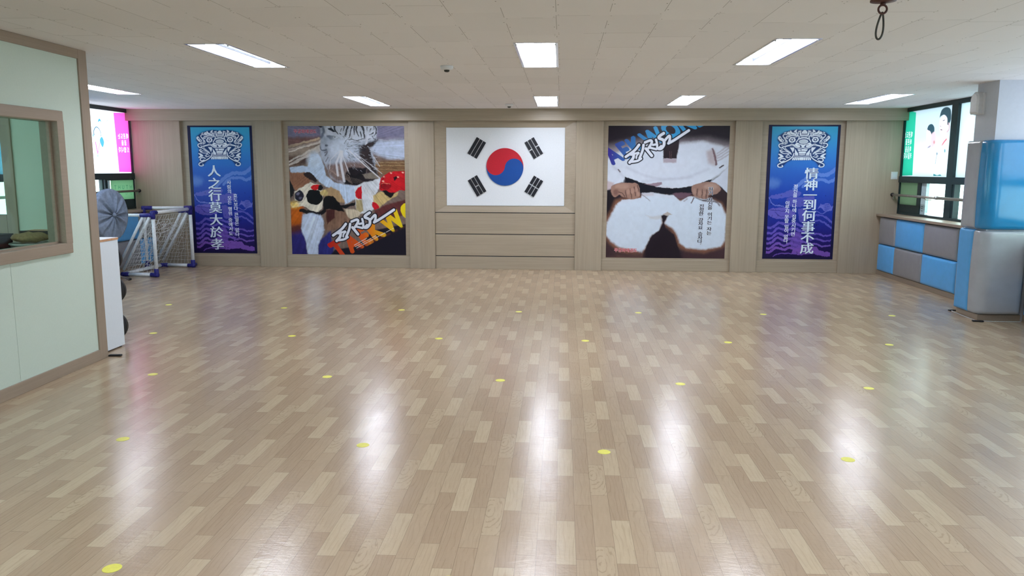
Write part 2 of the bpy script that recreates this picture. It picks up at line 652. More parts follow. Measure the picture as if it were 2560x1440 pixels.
w1, a0, a1 = window('window_1', XR, 1, 8.46, D, [(10.125, 10.285)], 'dark green window with printed film on the right wall')
w2, b0, b1 = window('window_2', XL, -1, 5.95, D, [(9.95, 10.10), (8.0, 8.15)], 'dark green window with pink film on the left wall')
w3, c0, c1 = window('window_3', XR, 1, YB, 8.06, [(y, y + 0.12) for y in (-3.6, -1.9, -0.2, 1.5, 3.2, 4.9, 6.6)], 'dark green window band beside the viewer')
w4, e0, e1 = window('window_4', XL, -1, YB, 5.80, [(y, y + 0.12) for y in (-3.6, -1.9, -0.2, 1.5, 3.2)], 'dark green window of the office')


def sheet(name, X, ya, yb, za, zb, mat, parent):
    m = mk()
    if mat.startswith('film'):           # a film is one sheet of plastic
        m.faces.new([m.verts.new(p) for p in ((X, ya, za), (X, yb, za), (X, yb, zb), (X, ya, zb))])
    else:
        box(m, X - 0.002, X + 0.002, ya, yb, za, zb)
    return obj(name, m, mat, parent)


# right window, lower sashes
sheet('pane', XR + 0.045, 11.08, 11.67, 0.90, 1.335, 'glass', w1)
boxo('sash', (XR + 0.0, XR + 0.05, 11.00, 11.10, 0.90, 1.335), 'frame', w1)
boxo('sash', (XR + 0.0, XR + 0.05, 11.10, 11.68, 0.90, 1.015), 'frame', w1)
boxo('sash', (XR + 0.012, XR + 0.05, 10.86, 11.0, 0.90, 1.335), 'alu', w1)
bm = mk()
for i in range(6):
    lathe(bm, [(0, 0), (0.005, 0), (0.005, 0.003), (0, 0.003)], 8, Matrix.Translation((XR + 0.011, 10.93 + (i % 2) * 0.025, 0.955 + (i // 2) * 0.028)) @ Matrix.Rotation(-math.pi / 2, 4, 'Y'))
obj('screw_holes', bm, 'black', w1)
sheet('pane', XR + 0.04, 10.25, 10.86, 0.935, 1.325, 'glass', w1)
bm = mk()
for y in (10.06, 10.13, 10.2):
    box(bm, XR - 0.01, XR + 0.06, y, y + 0.03, 0.90, 1.335)
obj('track', bm, 'frame', w1)
boxo('track', (XR + 0.0, XR + 0.05, 10.165, 10.19, 0.90, 1.335), 'alu', w1)
sheet('pane', XR + 0.04, 8.46, 10.06, 0.905, 1.335, 'glass', w1)
boxo('bottom_track', (XR - 0.025, XR + 0.01, 8.46, 11.6, 0.876, 0.905), 'frame', w1)
sg = tag(sheet('green_notice', XR + 0.012, 11.10, 11.665, 1.012, 1.33, 'film_green', None),
         'green film sheet on the lower window pane beside the light switch', 'sheet')
# left window, lower sashes
sheet('pane', XL - 0.045, 10.95, 11.67, 0.90, 1.335, 'glass', w2)
bm = mk()
box(bm, XL - 0.05, XL + 0.0, 10.84, 10.88, 0.90, 1.335)
box(bm, XL - 0.05, XL + 0.0, 10.92, 11.03, 0.90, 1.335)
box(bm, XL - 0.05, XL + 0.005, 10.80, 11.68, 0.90, 1.027)
box(bm, XL - 0.05, XL + 0.005, 11.03, 11.68, 1.308, 1.335)
box(bm, XL - 0.05, XL + 0.005, 11.636, 11.68, 1.0, 1.335)
obj('sash', bm, 'frame', w2)
tube_b = tube(mk(), [(XL + 0.02, 10.96, 0.91), (XL + 0.02, 10.96, 1.31)], 0.012, 8)
obj('window_bar', tube_b, 'alu', w2)
sheet('pane', XL - 0.04, 5.95, 10.82, 0.905, 1.335, 'glass', w2)

# upper plain films
MT['film_pale'] = mat_film('pale_cyan_window_film', (214, 242, 242), 0.36)
sheet('film', XR + 0.02, 8.46, 10.125, 1.41, 2.30, 'film_pale', w1)
sheet('film', XR + 0.02, YB, 8.06, 1.41, 2.30, 'film_white', w3)
sheet('pane', XR + 0.03, YB, 8.06, 0.905, 1.335, 'glass', w3)
sheet('film', XL - 0.02, YB, 5.80, 1.41, 2.30, 'film_white', w4)
sheet('pane', XL - 0.03, YB, 5.80, 0.905, 1.335, 'glass', w4)
MT['film_blue'] = mat_film('blue_window_film', (96, 178, 226), 0.33)
sheet('film', XL - 0.02, 5.95, 8.0, 1.41, 2.30, 'film_blue', w2)
sheet('film', XL - 0.02, 8.15, 9.95, 1.41, 2.30, 'film_blue', w2)


# ballet rails
def rail(name, X, ya, yb, z, wallx, label, joint):
    t = thing(name, label, 'rail', (X, yb, z))
    obj('bar', tube(mk(), [(X, ya, z), (X, joint, z)], 0.019, 12), 'rail', t, True)
    obj('bar', tube(mk(), [(X, joint, z), (X, yb, z)], 0.0165, 12), 'metal', t, True) if False else obj('bar', tube(mk(), [(X, joint, z), (X, yb, z)], 0.017, 12), 'rail', t, True)
    obj('collar', tube(mk(), [(X, joint - 0.02, z), (X, joint + 0.02, z)], 0.023, 12), 'metal', t, True)
    obj('end_cap', tube(mk(), [(X, yb - 0.006, z), (X, yb + 0.02, z)], 0.026, 12), 'black', t, True)
    b = mk()
    sgn = 1 if wallx > X else -1
    box(b, min(X, X + sgn * 0.03), max(X, X + sgn * 0.03), yb - 0.02, yb + 0.02, z - 0.06, z - 0.012, bev=0.004)
    obj('bracket', b, 'rail', t)
    for y in np.arange(ya + 0.6, yb - 0.5, 1.6):
        obj('bracket', tube(mk(), [(X, y, z - 0.01), (X + sgn * 0.03, y, z - 0.035), (wallx, y, z - 0.035)], 0.008, 8), 'rail', t)
    return t


rail('ballet_rail', 4.735, 8.47, 11.655, 1.147, XR, 'steel rail across the right windows behind the padded pillar', 10.32)
rail('ballet_rail', -6.42, 6.0, 11.655, 1.147, XL, 'steel rail across the left window behind the covered fan', 8.6)

# ------------------------------------------------------------------ pillar
struct(boxo('pillar', (4.2, XR + 0.2, 8.06, 8.46, 0, H), 'white_wall'), 'white square pillar by the right windows')
struct(boxo('baseboard_pillar', (4.185, 4.6, 8.045, 8.47, 0, 0.062), 'wood_y', bev=0.002), 'brown skirting round the pillar foot')


def cushion(name, axis, face, a0, a1, z0, z1, T, mat, puff=0.012, r=0.035, n=14):
    """flat upholstered panel; its face looks along -x (axis 0, face = x of its back) or -y (axis 1)"""
    bm = mk()

    def f(s):
        d = min(s, 1 - s)
        return d

    W_, H_ = a1 - a0, z1 - z0
    us = np.unique(np.concatenate([np.linspace(0, r / W_, 5), np.linspace(r / W_, 1 - r / W_, n), np.linspace(1 - r / W_, 1, 5)]))
    vs = np.unique(np.concatenate([np.linspace(0, r / H_, 5), np.linspace(r / H_, 1 - r / H_, n), np.linspace(1 - r / H_, 1, 5)]))
    grid = []
    for u in us:
        row = []
        for v in vs:
            du = min(u, 1 - u) * W_
            dv = min(v, 1 - v) * H_
            q = lambda d: math.sqrt(max(0, 1 - (1 - min(d / r, 1)) ** 2))
            h = T * (0.35 + 0.65 * min(q(du), q(dv))) + puff * (1 - (2 * u - 1) ** 2) * (1 - (2 * v - 1) ** 2)
            a = a0 + u * W_
            z = z0 + v * H_
            p = (face - h, a, z) if axis == 0 else ((face + h, a, z) if axis == 2 else (a, face - h, z))
            row.append(bm.verts.new(p))
        grid.append(row)
    for i in range(len(us) - 1):
        for j in range(len(vs) - 1):
            bm.faces.new((grid[i][j], grid[i + 1][j], grid[i + 1][j + 1], grid[i][j + 1]))
    # sides down to the wall
    rim = [grid[i][0] for i in range(len(us))] + [grid[-1][j] for j in range(1, len(vs))] + \
          [grid[i][-1] for i in range(len(us) - 2, -1, -1)] + [grid[0][j] for j in range(len(vs) - 2, 0, -1)]
    back = []
    for v in rim:
        c = v.co.copy()
        if axis in (0, 2):
            c.x = face
        else:
            c.y = face
        back.append(bm.verts.new(c))
    for i in range(len(rim)):
        j = (i + 1) % len(rim)
        bm.faces.new((rim[i], rim[j], back[j], back[i]))
    bm.faces.new(back)
    return obj(name, bm, mat, None, True)


def corner_cushion(name, z0, z1, mat, T=0.055, r=0.04):
    """upholstered pad that wraps the pillar corner: short return on the left face, long front"""
    bm = mk()
    cx, cy = 4.2, 8.06
    rc = 0.05
    path = []
    for y in np.linspace(8.20, cy + rc, 6):
        path.append((cx, y, -1, 0, 8.20 - y))
    base = 8.20 - cy - rc
    for k in range(1, 8):
        a = math.pi * (1 + 0.5 * k / 8)
        path.append((cx + rc + rc * math.cos(a), cy + rc + rc * math.sin(a), math.cos(a), math.sin(a), base + rc * k * math.pi / 16))
    base += rc * math.pi / 2
    for x in np.linspace(cx + rc, 4.58, 12):
        path.append((x, cy, 0, -1, base + x - cx - rc))
    tot = path[-1][4]
    zs = np.unique(np.concatenate([np.linspace(z0, z0 + r, 6), np.linspace(z0 + r, z1 - r, 10), np.linspace(z1 - r, z1, 6)]))
    q = lambda d: math.sqrt(max(0, 1 - (1 - min(d / r, 1)) ** 2))
    grid = []
    for (x, y, nx, ny, s) in path:
        row = []
        for z in zs:
            h = T * (0.3 + 0.7 * min(q(min(z - z0, z1 - z)), q(s + 0.004), q(tot - s + 0.004)))
            h += 0.010 * (1 - (2 * (z - z0) / (z1 - z0) - 1) ** 2)
            row.append(bm.verts.new((x + nx * h, y + ny * h, z)))
        grid.append(row)
    for i in range(len(path) - 1):
        for j in range(len(zs) - 1):
            bm.faces.new((grid[i][j], grid[i + 1][j], grid[i + 1][j + 1], grid[i][j + 1]))
    # close top, bottom and ends to the pillar
    for j in (0, -1):
        inner = [bm.verts.new((p[0], p[1], zs[j])) for p in path]
        for i in range(len(path) - 1):
            bm.faces.new((grid[i][j], grid[i + 1][j], inner[i + 1], inner[i]))
    for i in (0, -1):
        p = path[i]
        inner = [bm.verts.new((p[0], p[1], z)) for z in zs]
        for j in range(len(zs) - 1):
            bm.faces.new((grid[i][j], grid[i][j + 1], inner[j + 1], inner[j]))
    bmesh.ops.remove_doubles(bm, verts=bm.verts, dist=0.0004)
    return obj(name, bm, mat, None, True)


tag(corner_cushion('corner_pad', 0.915, 1.79, 'blue_vinyl_shiny'), 'shiny blue vinyl pad wrapping the upper pillar corner', 'pad', 'pads on the pillar')
tag(corner_cushion('corner_pad', 0.065, 0.905, 'grey_vinyl_shiny'), 'shiny grey vinyl pad wrapping the lower pillar corner', 'pad', 'pads on the pillar')
tag(cushion('pillar_pad', 0, 4.2, 8.203, 8.49, 0.915, 1.79, 0.05, 'grey_vinyl_shiny', 0.006), 'narrow grey vinyl pad on the upper left face of the pillar', 'pad', 'pads on the pillar')
tag(cushion('pillar_pad', 0, 4.2, 8.203, 8.49, 0.065, 0.905, 0.05, 'blue_vinyl', 0.006), 'narrow blue vinyl pad on the lower left face of the pillar', 'pad', 'pads on the pillar')
# wall pads, right
YS = [(11.055, 11.60), (10.215, 11.045), (9.335, 10.205), (8.50, 9.325)]
where = ['nearest the back wall', 'second from the back wall', 'third from the back wall', 'half hidden by the pillar']
for i, (ya, yb) in enumerate(YS):
    for k, (za, zb) in enumerate(((0.452, 0.832), (0.068, 0.446))):
        blue = (i + k) % 2 == 1
        tag(cushion('wall_pad', 0, WX, ya, yb, za, zb, 0.045, 'blue_vinyl' if blue else 'grey_vinyl'),
            '%s vinyl wall pad on the right wall, %s row, %s' % ('blue' if blue else 'grey', ('upper', 'lower')[k], where[i]), 'pad', 'wall pads under the right windows')
for k, (za, zb) in enumerate(((0.452, 0.832), (0.068, 0.446))):
    tag(cushion('wall_pad', 0, 4.63, 7.15, 7.995, za, zb, 0.045, 'blue_vinyl' if k else 'grey_vinyl'),
        '%s vinyl wall pad at the right picture edge in front of the pillar, %s row' % ('blue' if k else 'grey', ('upper', 'lower')[k]), 'pad', 'wall pads under the right windows')
# wall pads, left
LYS = [(11.27, 11.62), (10.43, 11.26), (9.59, 10.42), (8.75, 9.58)]
where = ['in the corner', 'behind the goal', 'behind the fan', 'left of the fan']
for i, (ya, yb) in enumerate(LYS):
    for k, (za, zb) in enumerate(((0.452, 0.832), (0.068, 0.446))):
        blue = (i + k) % 2 == 1
        tag(cushion('wall_pad', 2, LX, ya, yb, za, zb, 0.045, 'blue_vinyl' if blue else 'grey_vinyl'),
            '%s vinyl wall pad on the left wall, %s row, %s' % ('blue' if blue else 'grey', ('upper', 'lower')[k], where[i]), 'pad', 'wall pads under the left windows')

# wall speaker on the pillar
t = thing('wall_speaker', 'white round topped wall speaker high on the pillar', 'speaker', (4.2, 8.37, 2.06))
bm = mk()
pts = [(8.305, 2.055), (8.455, 2.055), (8.455, 2.20)] + [(8.38 + 0.075 * math.cos(a), 2.20 + 0.075 * math.sin(a)) for a in np.linspace(0.2, math.pi - 0.2, 9)] + [(8.305, 2.20)]
a = [bm.verts.new((4.2, y, z)) for y, z in pts]
b = [bm.verts.new((4.145, y, z)) for y, z in pts]
c = [bm.verts.new((4.128, 8.38 + (y - 8.38) * .78, 2.16 + (z - 2.16) * .82)) for y, z in pts]
bm.faces.new(a)
bm.faces.new(c)
for A, B in ((a, b), (b, c)):
    for i in range(len(pts)):
        j = (i + 1) % len(pts)
        bm.faces.new((A[i], A[j], B[j], B[i]))
obj('housing', bm, 'white_plastic', t)
boxo('wall_bracket', (4.185, 4.201, 8.29, 8.47, 2.05, 2.26), 'white_plastic', t)

# black floor guards
for (x, y, w, d, rz, lb) in ((-3.55, 5.925, 0.10, 0.035, 0.1, 'black rubber stop on the floor at the foot of the office corner post'),
                             (4.205, 8.60, 0.07, 0.04, 0.2, 'black rubber stop on the floor at the far foot of the padded pillar'),
                             (4.165, 7.99, 0.10, 0.045, -0.2, 'black rubber stop on the floor at the near corner of the padded pillar')):
    bm = mk()
    box(bm, -w / 2, w / 2, -d / 2, d / 2, 0, 0.013, bev=0.004)
    bmesh.ops.transform(bm, matrix=Matrix.Translation((x, y, 0.0)) @ Matrix.Rotation(rz, 4, 'Z'), verts=bm.verts)
    tag(obj('floor_stop', bm, 'black'), lb, 'stop')
tag(obj('floor_cable', tube(mk(), [(4.19, 8.58, 0.005), (4.165, 8.3, 0.005), (4.165, 8.02, 0.005), (4.3, 7.985, 0.005), (4.58, 7.985, 0.005)], 0.0035, 6), 'net'),
    'thin pale cable on the floor round the pillar foot', 'cable')
# ------------------------------------------------------------------ office partition
PX = -3.58
PT = 0.10
bm = mk()
for (ya, yb, za, zb) in ((YB, 4.855, 0.08, 0.885), (4.858, 5.80, 0.08, 0.885), (YB, 5.80, 1.885, 2.29), (5.525, 5.80, 0.885, 1.885), (YB, 2.6, 0.885, 1.885)):
    box(bm, PX - PT, PX, ya, yb, za, zb)
office = struct(obj('wall_office', bm, 'green_wall'), 'pale green office partition on the left')
struct(boxo('trim_16', (PX - PT - 0.01, PX + 0.012, 5.79, 5.90, 0, H), 'wood_t', bev=0.004), 'brown corner post of the office partition')
struct(boxo('trim_17', (PX - PT - 0.01, PX + 0.012, YB, 5.79, 2.288, H), 'wood_y', bev=0.003), 'brown head rail of the office partition')
struct(boxo('baseboard_left', (PX - PT - 0.01, PX + 0.012, YB, 5.79, 0, 0.082), 'wood_y', bev=0.003), 'brown skirting of the office partition')
# window in the partition
bm = mk()
y0, y1, za, zb = 2.6, 5.53, 0.873, 1.890
w = 0.078
box(bm, PX - PT - 0.012, PX + 0.022, y0, y1, za, za + w, bev=0.006)
box(bm, PX - PT - 0.012, PX + 0.022, y0, y1, zb - w, zb, bev=0.006)
box(bm, PX - PT - 0.012, PX + 0.022, y1 - w, y1, za + w - 0.006, zb - w + 0.006)
box(bm, PX - PT - 0.012, PX + 0.022, y0, y0 + w, za + w - 0.006, zb - w + 0.006)
w5 = struct(obj('window_5', bm, 'wood_y'), 'brown framed office window')
sheet('pane', PX - 0.05, y0 + w, y1 - w, za + w, zb - w, 'glass_tint', w5)
bm = mk()
box(bm, PX - 0.07, PX - 0.03, y1 - w - 0.02, y1 - w, za + w, zb - w)
box(bm, PX - 0.07, PX - 0.03, y0 + w, y1 - w, za + w, za + w + 0.012)
obj('glazing_bead', bm, 'wood_y', w5)
# the partition stands a little askew to the hall
TURN = Matrix.Translation((-3.553, 4.62, 0)) @ Matrix.Rotation(math.radians(1.65), 4, 'Z') @ Matrix.Translation((3.568, -4.62, 0))
for o in (office, w5, *[bpy.data.objects[n] for n in ('trim_16', 'trim_17', 'baseboard_left')]):
    o.matrix_world = TURN @ o.matrix_world
# back wall of the office with a glazed door
bm = mk()
box(bm, XL, -5.08, 5.80, 5.90, 0, H)
box(bm, -4.165, PX - PT, 5.80, 5.90, 0, H)
box(bm, -5.08, -4.165, 5.80, 5.90, 2.06, H)
struct(obj('wall_office_end', bm, 'green_wall'), 'pale green end wall inside the office')
bm = mk()
box(bm, -4.25, -4.165, 5.79, 5.86, 0, 2.06, bev=0.003)
box(bm, -5.08, -4.96, 5.79, 5.86, 0, 2.06, bev=0.003)
box(bm, -4.96, -4.25, 5.79, 5.86, 0, 1.13, bev=0.003)
box(bm, -4.96, -4.25, 5.79, 5.86, 1.83, 2.06, bev=0.003)
d1 = struct(obj('door_1', bm, 'wood_t'), 'wooden office door with a glass upper panel')
bm = mk()
box(bm, -4.96, -4.25, 5.822, 5.828, 1.13, 1.83)
obj('pane', bm, 'glass', d1)
obj('handle', tube(mk(), [(-4.90, 5.79, 1.0), (-4.90, 5.74, 1.0), (-4.82, 5.74, 1.0)], 0.01, 8), 'metal', d1)

# inside the office
t = thing('desk', 'wooden desk inside the office below the window', 'desk', (-3.98, 5.1, 0))
boxo('desk_top', (-4.30, -3.76, 3.9, 5.70, 0.82, 0.85), 'wood_y', t, bev=0.004)
for x in (-4.26, -3.80):
    for y in (3.95, 5.65):
        boxo('leg', (x - 0.025, x + 0.025, y - 0.025, y + 0.025, 0, 0.82), 'wood_y', t)
t = thing('storage_box', 'black box on the office desk with a blue cushion on top', 'box', (-4.12, 5.42, 0.85))
bm = mk()
box(bm, -4.24, -4.02, 5.16, 5.52, 0.85, 1.005, bev=0.006)
obj('body', bm, 'black', t)
boxo('rim', (-4.245, -4.015, 5.155, 5.525, 0.99, 1.012), 'black', t, bev=0.004)
bm = mk()
lathe(bm, [(0, 0), (0.09, 0.0), (0.115, 0.015), (0.105, 0.035), (0.06, 0.05), (0, 0.052)], 24, Matrix.Translation((-4.12, 5.32, 1.012)))
tag(obj('cushion', bm, 'cushion_blue', None, True), 'small light blue cushion on the black box in the office', 'cushion')
t = thing('basin', 'white plastic basin on the office desk under a brown cloth', 'basin', (-3.90, 5.58, 0.85))
bm = mk()
lathe(bm, [(0, 0.0), (0.09, 0.0), (0.125, 0.085), (0.135, 0.088), (0.132, 0.096), (0.12, 0.09), (0.085, 0.008), (0, 0.008)], 28, Matrix.Translation((-3.88, 5.50, 0.85)))
obj('bowl', bm, 'white_plastic', t, True)
bm = mk()
bmesh.ops.create_icosphere(bm, subdivisions=3, radius=0.12, matrix=Matrix.Translation((-3.87, 5.50, 0.985)) @ Matrix.Diagonal((1.05, 1.05, 0.30, 1)))
for v in bm.verts:
    v.co.z += 0.008 * math.sin(v.co.x * 60) * math.cos(v.co.y * 45)
tag(obj('cloth', bm, 'brown_cloth', None, True), 'crumpled brown cloth heaped in the white basin', 'cloth')
bm = mk()
box(bm, -3.86, -3.78, 5.20, 5.36, 0.85, 0.92, bev=0.003)
tag(obj('folder', bm, 'dark_green'), 'dark green folder lying on the office desk by the basin', 'folder')
t = thing('side_shelf', 'small dark edged shelf on the office end wall above the basin', 'shelf', (-3.88, 5.8, 1.0))
boxo('shelf_board', (-4.04, -3.70, 5.64, 5.80, 1.005, 1.02), 'tan_edge', t)
boxo('shelf_front', (-4.045, -3.70, 5.632, 5.642, 0.975, 1.022), 'black', t)

# ------------------------------------------------------------------ cabinet with balls beyond the partition
t = thing('cabinet', 'low white cabinet with a tan edged top behind the office corner', 'cabinet', (-4.2, 6.15, 0))
CX0, CX1, CY0, CY1 = -4.75, -3.678, 6.005, 6.295
boxo('side_panel', (CX1 - 0.018, CX1, CY0, CY1, 0.012, 0.90), 'white_gloss', t, bev=0.001)
boxo('side_panel', (CX0, CX0 + 0.018, CY0, CY1, 0.012, 0.90), 'white_gloss', t, bev=0.001)
boxo('back_panel', (CX0, CX1, CY0, CY0 + 0.008, 0.012, 0.90), 'white_gloss', t)
tp = boxo('top', (CX0 - 0.004, CX1 + 0.002, CY0 - 0.004, CY1 + 0.004, 0.90, 0.920), 'white_gloss', t, bev=0.001)
boxo('edge_band', (CX1 + 0.002, CX1 + 0.0035, CY0 - 0.003, CY1 + 0.003, 0.901, 0.919), 'tan_edge', tp)
for z in (0.03, 0.343, 0.615):
    boxo('shelf', (CX0 + 0.018, CX1 - 0.07, CY0 + 0.008, CY1 + 0.115, z - 0.018, z), 'white_gloss', t)
for x in (CX0 + 0.03, CX1 - 0.03):
    for y in (CY0 + 0.03, CY1 - 0.03):
        obj('foot', tube(mk(), [(x, y, 0), (x, y, 0.012)], 0.015, 10), 'black', t)
for (x, y, z, r, wh) in ((-3.815, 6.35, 0.735, 0.119, 'upper'), (-3.808, 6.37, 0.460, 0.116, 'middle'), (-3.812, 6.35, 0.156, 0.125, 'lowest')):
    bm = mk()
    bmesh.ops.create_uvsphere(bm, u_segments=28, v_segments=18, radius=r, matrix=Matrix.Translation((x, y, z)))
    o = tag(obj('exercise_ball', bm, 'black', None, True), 'black exercise ball bulging out of the %s shelf of the white cabinet' % wh, 'ball', 'balls in the cabinet')
    bm = mk()
    tube(bm, [(x + r * 1.002 * math.cos(a), y, z + r * 1.002 * math.sin(a)) for a in np.linspace(0, 2 * math.pi, 28, endpoint=False)], 0.003, 5, closed=True)
    obj('seam', bm, 'black', o)
t = thing('ornament', 'tiny black ornament standing on the white cabinet top', 'ornament', (-3.72, 6.03, 0.92))
obj('knob', lathe(mk(), [(0, 0), (0.009, 0), (0.006, 0.012), (0.011, 0.022), (0.008, 0.03), (0, 0.032)], 14, Matrix.Translation((-3.72, 6.03, 0.92))), 'black', t, True)

# ------------------------------------------------------------------ covered fan
FX, FY, FZ, FR = -5.67, 9.62, 0.900, 0.322
t = thing('pedestal_fan', 'large pedestal fan under a gathered blue grey dust cover', 'fan', (FX, FY, 0))
RM = Matrix.Translation((FX, FY, FZ)) @ Matrix.Rotation(math.radians(-5), 4, 'Z') @ Matrix.Rotation(math.pi / 2, 4, 'Y')
bm = mk()
rings = []
NS, NRR = 120, 16
for j in range(NRR + 1):
    rr = j / NRR
    row = []
    for k in range(NS):
        a = 2 * math.pi * k / NS
        pl = (math.sin(a * 12 + 0.6 * math.sin(a * 3)) + 0.5 * math.sin(a * 23 + 1)) * 0.022 * (1 - rr) ** 0.7 * min(1, rr * 7)
        h = 0.026 * (1 - rr ** 2.2) * (0.4 + 0.6 * min(1, rr * 3)) + pl
        row.append(bm.verts.new(RM @ Vector((FR * rr * math.cos(a), FR * rr * math.sin(a), h))) if j else None)
    rings.append(row)
cen = bm.verts.new(RM @ Vector((0, 0, 0.012)))
for k in range(NS):
    bm.faces.new((cen, rings[1][k], rings[1][(k + 1) % NS]))
for j in range(1, NRR):
    for k in range(NS):
        k2 = (k + 1) % NS
        bm.faces.new((rings[j][k], rings[j + 1][k], rings[j + 1][k2], rings[j][k2]))
prev = rings[NRR]
for dz, f in ((-0.03, 1.01), (-0.07, 1.0), (-0.11, 0.80)):
    row = [bm.verts.new(RM @ Vector((FR * f * math.cos(2 * math.pi * k / NS), FR * f * math.sin(2 * math.pi * k / NS), dz))) for k in range(NS)]
    for k in range(NS):
        k2 = (k + 1) % NS
        bm.faces.new((prev[k], row[k], row[k2], prev[k2]))
    prev = row
cover = obj('dust_cover', bm, 'fan_cover', t, True)
obj('rim_wire', tube(mk(), [RM @ Vector((FR * 1.012 * math.cos(a), FR * 1.012 * math.sin(a), -0.03)) for a in np.linspace(0, 2 * math.pi, 64, endpoint=False)], 0.006, 6, closed=True), 'fan_cover', cover)
bm = mk()
bmesh.ops.create_uvsphere(bm, u_segments=16, v_segments=10, radius=0.03, matrix=RM @ Matrix.Translation((0, 0, 0.025)))
for v in bm.verts:
    v.co += Vector((0, 0, 0.004 * math.sin(v.co.z * 300)))
obj('knot', bm, 'fan_cover', cover, True)
bm = mk()
lathe(bm, [(0, -0.30), (0.07, -0.30), (0.09, -0.24), (0.09, -0.115), (0, -0.115)], 20, RM)
obj('motor', bm, 'iron', t, True)
obj('pole', tube(mk(), [(FX - 0.2, FY + 0.03, 0.16), (FX - 0.2, FY + 0.03, FZ - 0.06)], 0.02, 10), 'metal', t, True)
obj('yoke', tube(mk(), [(FX - 0.2, FY + 0.03, FZ - 0.10), (FX - 0.2, FY + 0.03, FZ - 0.02)], 0.03, 10), 'iron', t, True)
bx, by = FX - 0.2, FY + 0.03
for ang in (75, 195, 315):
    a = math.radians(ang)
    p1 = (bx + 0.42 * math.cos(a), by + 0.42 * math.sin(a), 0.016)
    lg = obj('leg', tube(mk(), [(bx, by, 0.20), p1], 0.011, 8), 'metal', t, True)
    q = (bx + 0.455 * math.cos(a), by + 0.455 * math.sin(a), 0.017)
    obj('rubber_foot', tube(mk(), [p1, q], 0.0165, 10), 'black', lg, True)


# ------------------------------------------------------------------ soccer goals
def pipe(name, parent, a, b, r=0.024, mat='pvc'):
    return obj(name, tube(mk(), [a, b], r, 12), mat, parent, True)


def joint(parent, p, dirs, L=0.085, r=0.030):
    bm = mk()
    p = Vector(p)
    for d in dirs:
        d = Vector(d).normalized()
        tube(bm, [p - d * r * 0.9, p + d * L], r, 12)
    return obj('joint', bm, 'navy', parent, True)


def net_panel(bm, A, B, C_, Dd, nu, nv, sag, seed, r=0.0022):
    """cord net between four corners (A-B top, D-C bottom), slack and uneven"""
    rs = np.random.RandomState(seed)
    A, B, C_, Dd = map(Vector, (A, B, C_, Dd))
    nrm = (B - A).cross(Dd - A).normalized()
    P = {}
    for i in range(nu + 1):
        for j in range(nv + 1):
            u, v = i / nu, j / nv
            p = (A * (1 - u) + B * u) * (1 - v) + (Dd * (1 - u) + C_ * u) * v
            e = math.sin(math.pi * u) * math.sin(math.pi * v)
            p = p + nrm * (sag * e + rs.uniform(-.02, .02) * (0.2 + e)) + Vector((rs.uniform(-.014, .014), rs.uniform(-.014, .014), rs.uniform(-.014, .014))) * (0.3 + e)
            P[i, j] = p
    for i in range(nu + 1):
        tube(bm, [P[i, j] for j in range(nv + 1)], r, 4, caps=False)
    for j in range(nv + 1):
        tube(bm, [P[i, j] for i in range(nu + 1)], r, 4, caps=False)


GX, GY0, GY1, GH, GD = -5.56, 10.41, 11.50, 0.885, 0.50
t = thing('soccer_goal', 'small white pipe goal with navy joints and a white net beside the fan', 'goal', (GX, (GY0 + GY1) / 2, 0))
zb_, zt = 0.03, GH
pipe('crossbar', t, (GX, GY0, zt), (GX, GY1, zt))
for y in (GY0, GY1):
    pipe('post', t, (GX, y, zb_), (GX, y, zt))
    pipe('ground_bar', t, (GX, y, zb_), (GX - GD, y + 0.05, zb_))
    pipe('top_arm', t, (GX, y, zt - 0.035), (GX - (0.56 if y == GY0 else 0.12), y + 0.03, zt - 0.035), 0.021)
    pipe('brace', t, (GX - 0.05, y, zt - 0.06), (GX - GD, y + 0.06, zb_ + 0.06), 0.019)
    pipe('brace', t, (GX - 0.15, y + 0.01, zt - 0.06), (GX - GD - 0.10, y + 0.07, zb_ + 0.06), 0.019)
    joint(t, (GX, y, zb_), ((0, 0, 1), (-1, 0.08, 0)))
    joint(t, (GX, y, zt), ((0, 0, -1), (0, 1 if y == GY0 else -1, 0)))
    joint(t, (GX - 0.02, y, zt - 0.035), ((-1, 0.05, 0),), 0.16, 0.028)
pipe('rear_bar', t, (GX - GD, GY0 + 0.05, zb_), (GX - GD, GY1 + 0.05, zb_))
joint(t, (GX - GD, GY1 + 0.05, zb_), ((0, -1, 0), (1, -0.05, 0)))
joint(t, (GX - GD, GY0 + 0.05, zb_), ((0, 1, 0), (1, -0.05, 0)))
bm = mk()
net_panel(bm, (GX - 0.05, GY0, zt - 0.05), (GX - 0.05, GY1, zt - 0.05), (GX - GD, GY1 + .05, 0.06), (GX - GD, GY0 + .05, 0.06), 16, 12, -0.03, 3)
net_panel(bm, (GX - 0.02, GY0, zt - 0.05), (GX - 0.10, GY0, zt - 0.06), (GX - GD, GY0 + .05, 0.06), (GX - 0.02, GY0, 0.06), 8, 14, 0.03, 4)
net_panel(bm, (GX - 0.02, GY1, zt - 0.05), (GX - 0.10, GY1, zt - 0.06), (GX - GD, GY1 + .05, 0.06), (GX - 0.02, GY1, 0.06), 8, 14, 0.03, 5)
# bundled slack near the top
rs = np.random.RandomState(11)
for k in range(46):
    y = rs.uniform(GY0 + 0.15, GY1 - 0.1)
    s = rs.uniform(0.05, 0.42)
    p0 = Vector((GX - 0.06 - s * 0.5, y, zt - 0.08 - s * 0.85))
    tube(bm, [p0, p0 + Vector((rs.uniform(-.03, .03), rs.uniform(-.09, .09), rs.uniform(-.09, .03))), p0 + Vector((rs.uniform(-.05, .05), rs.uniform(-.15, .15), rs.uniform(-.13, .02)))], 0.0035, 4)
nt_ = obj('net', bm, 'net', t)
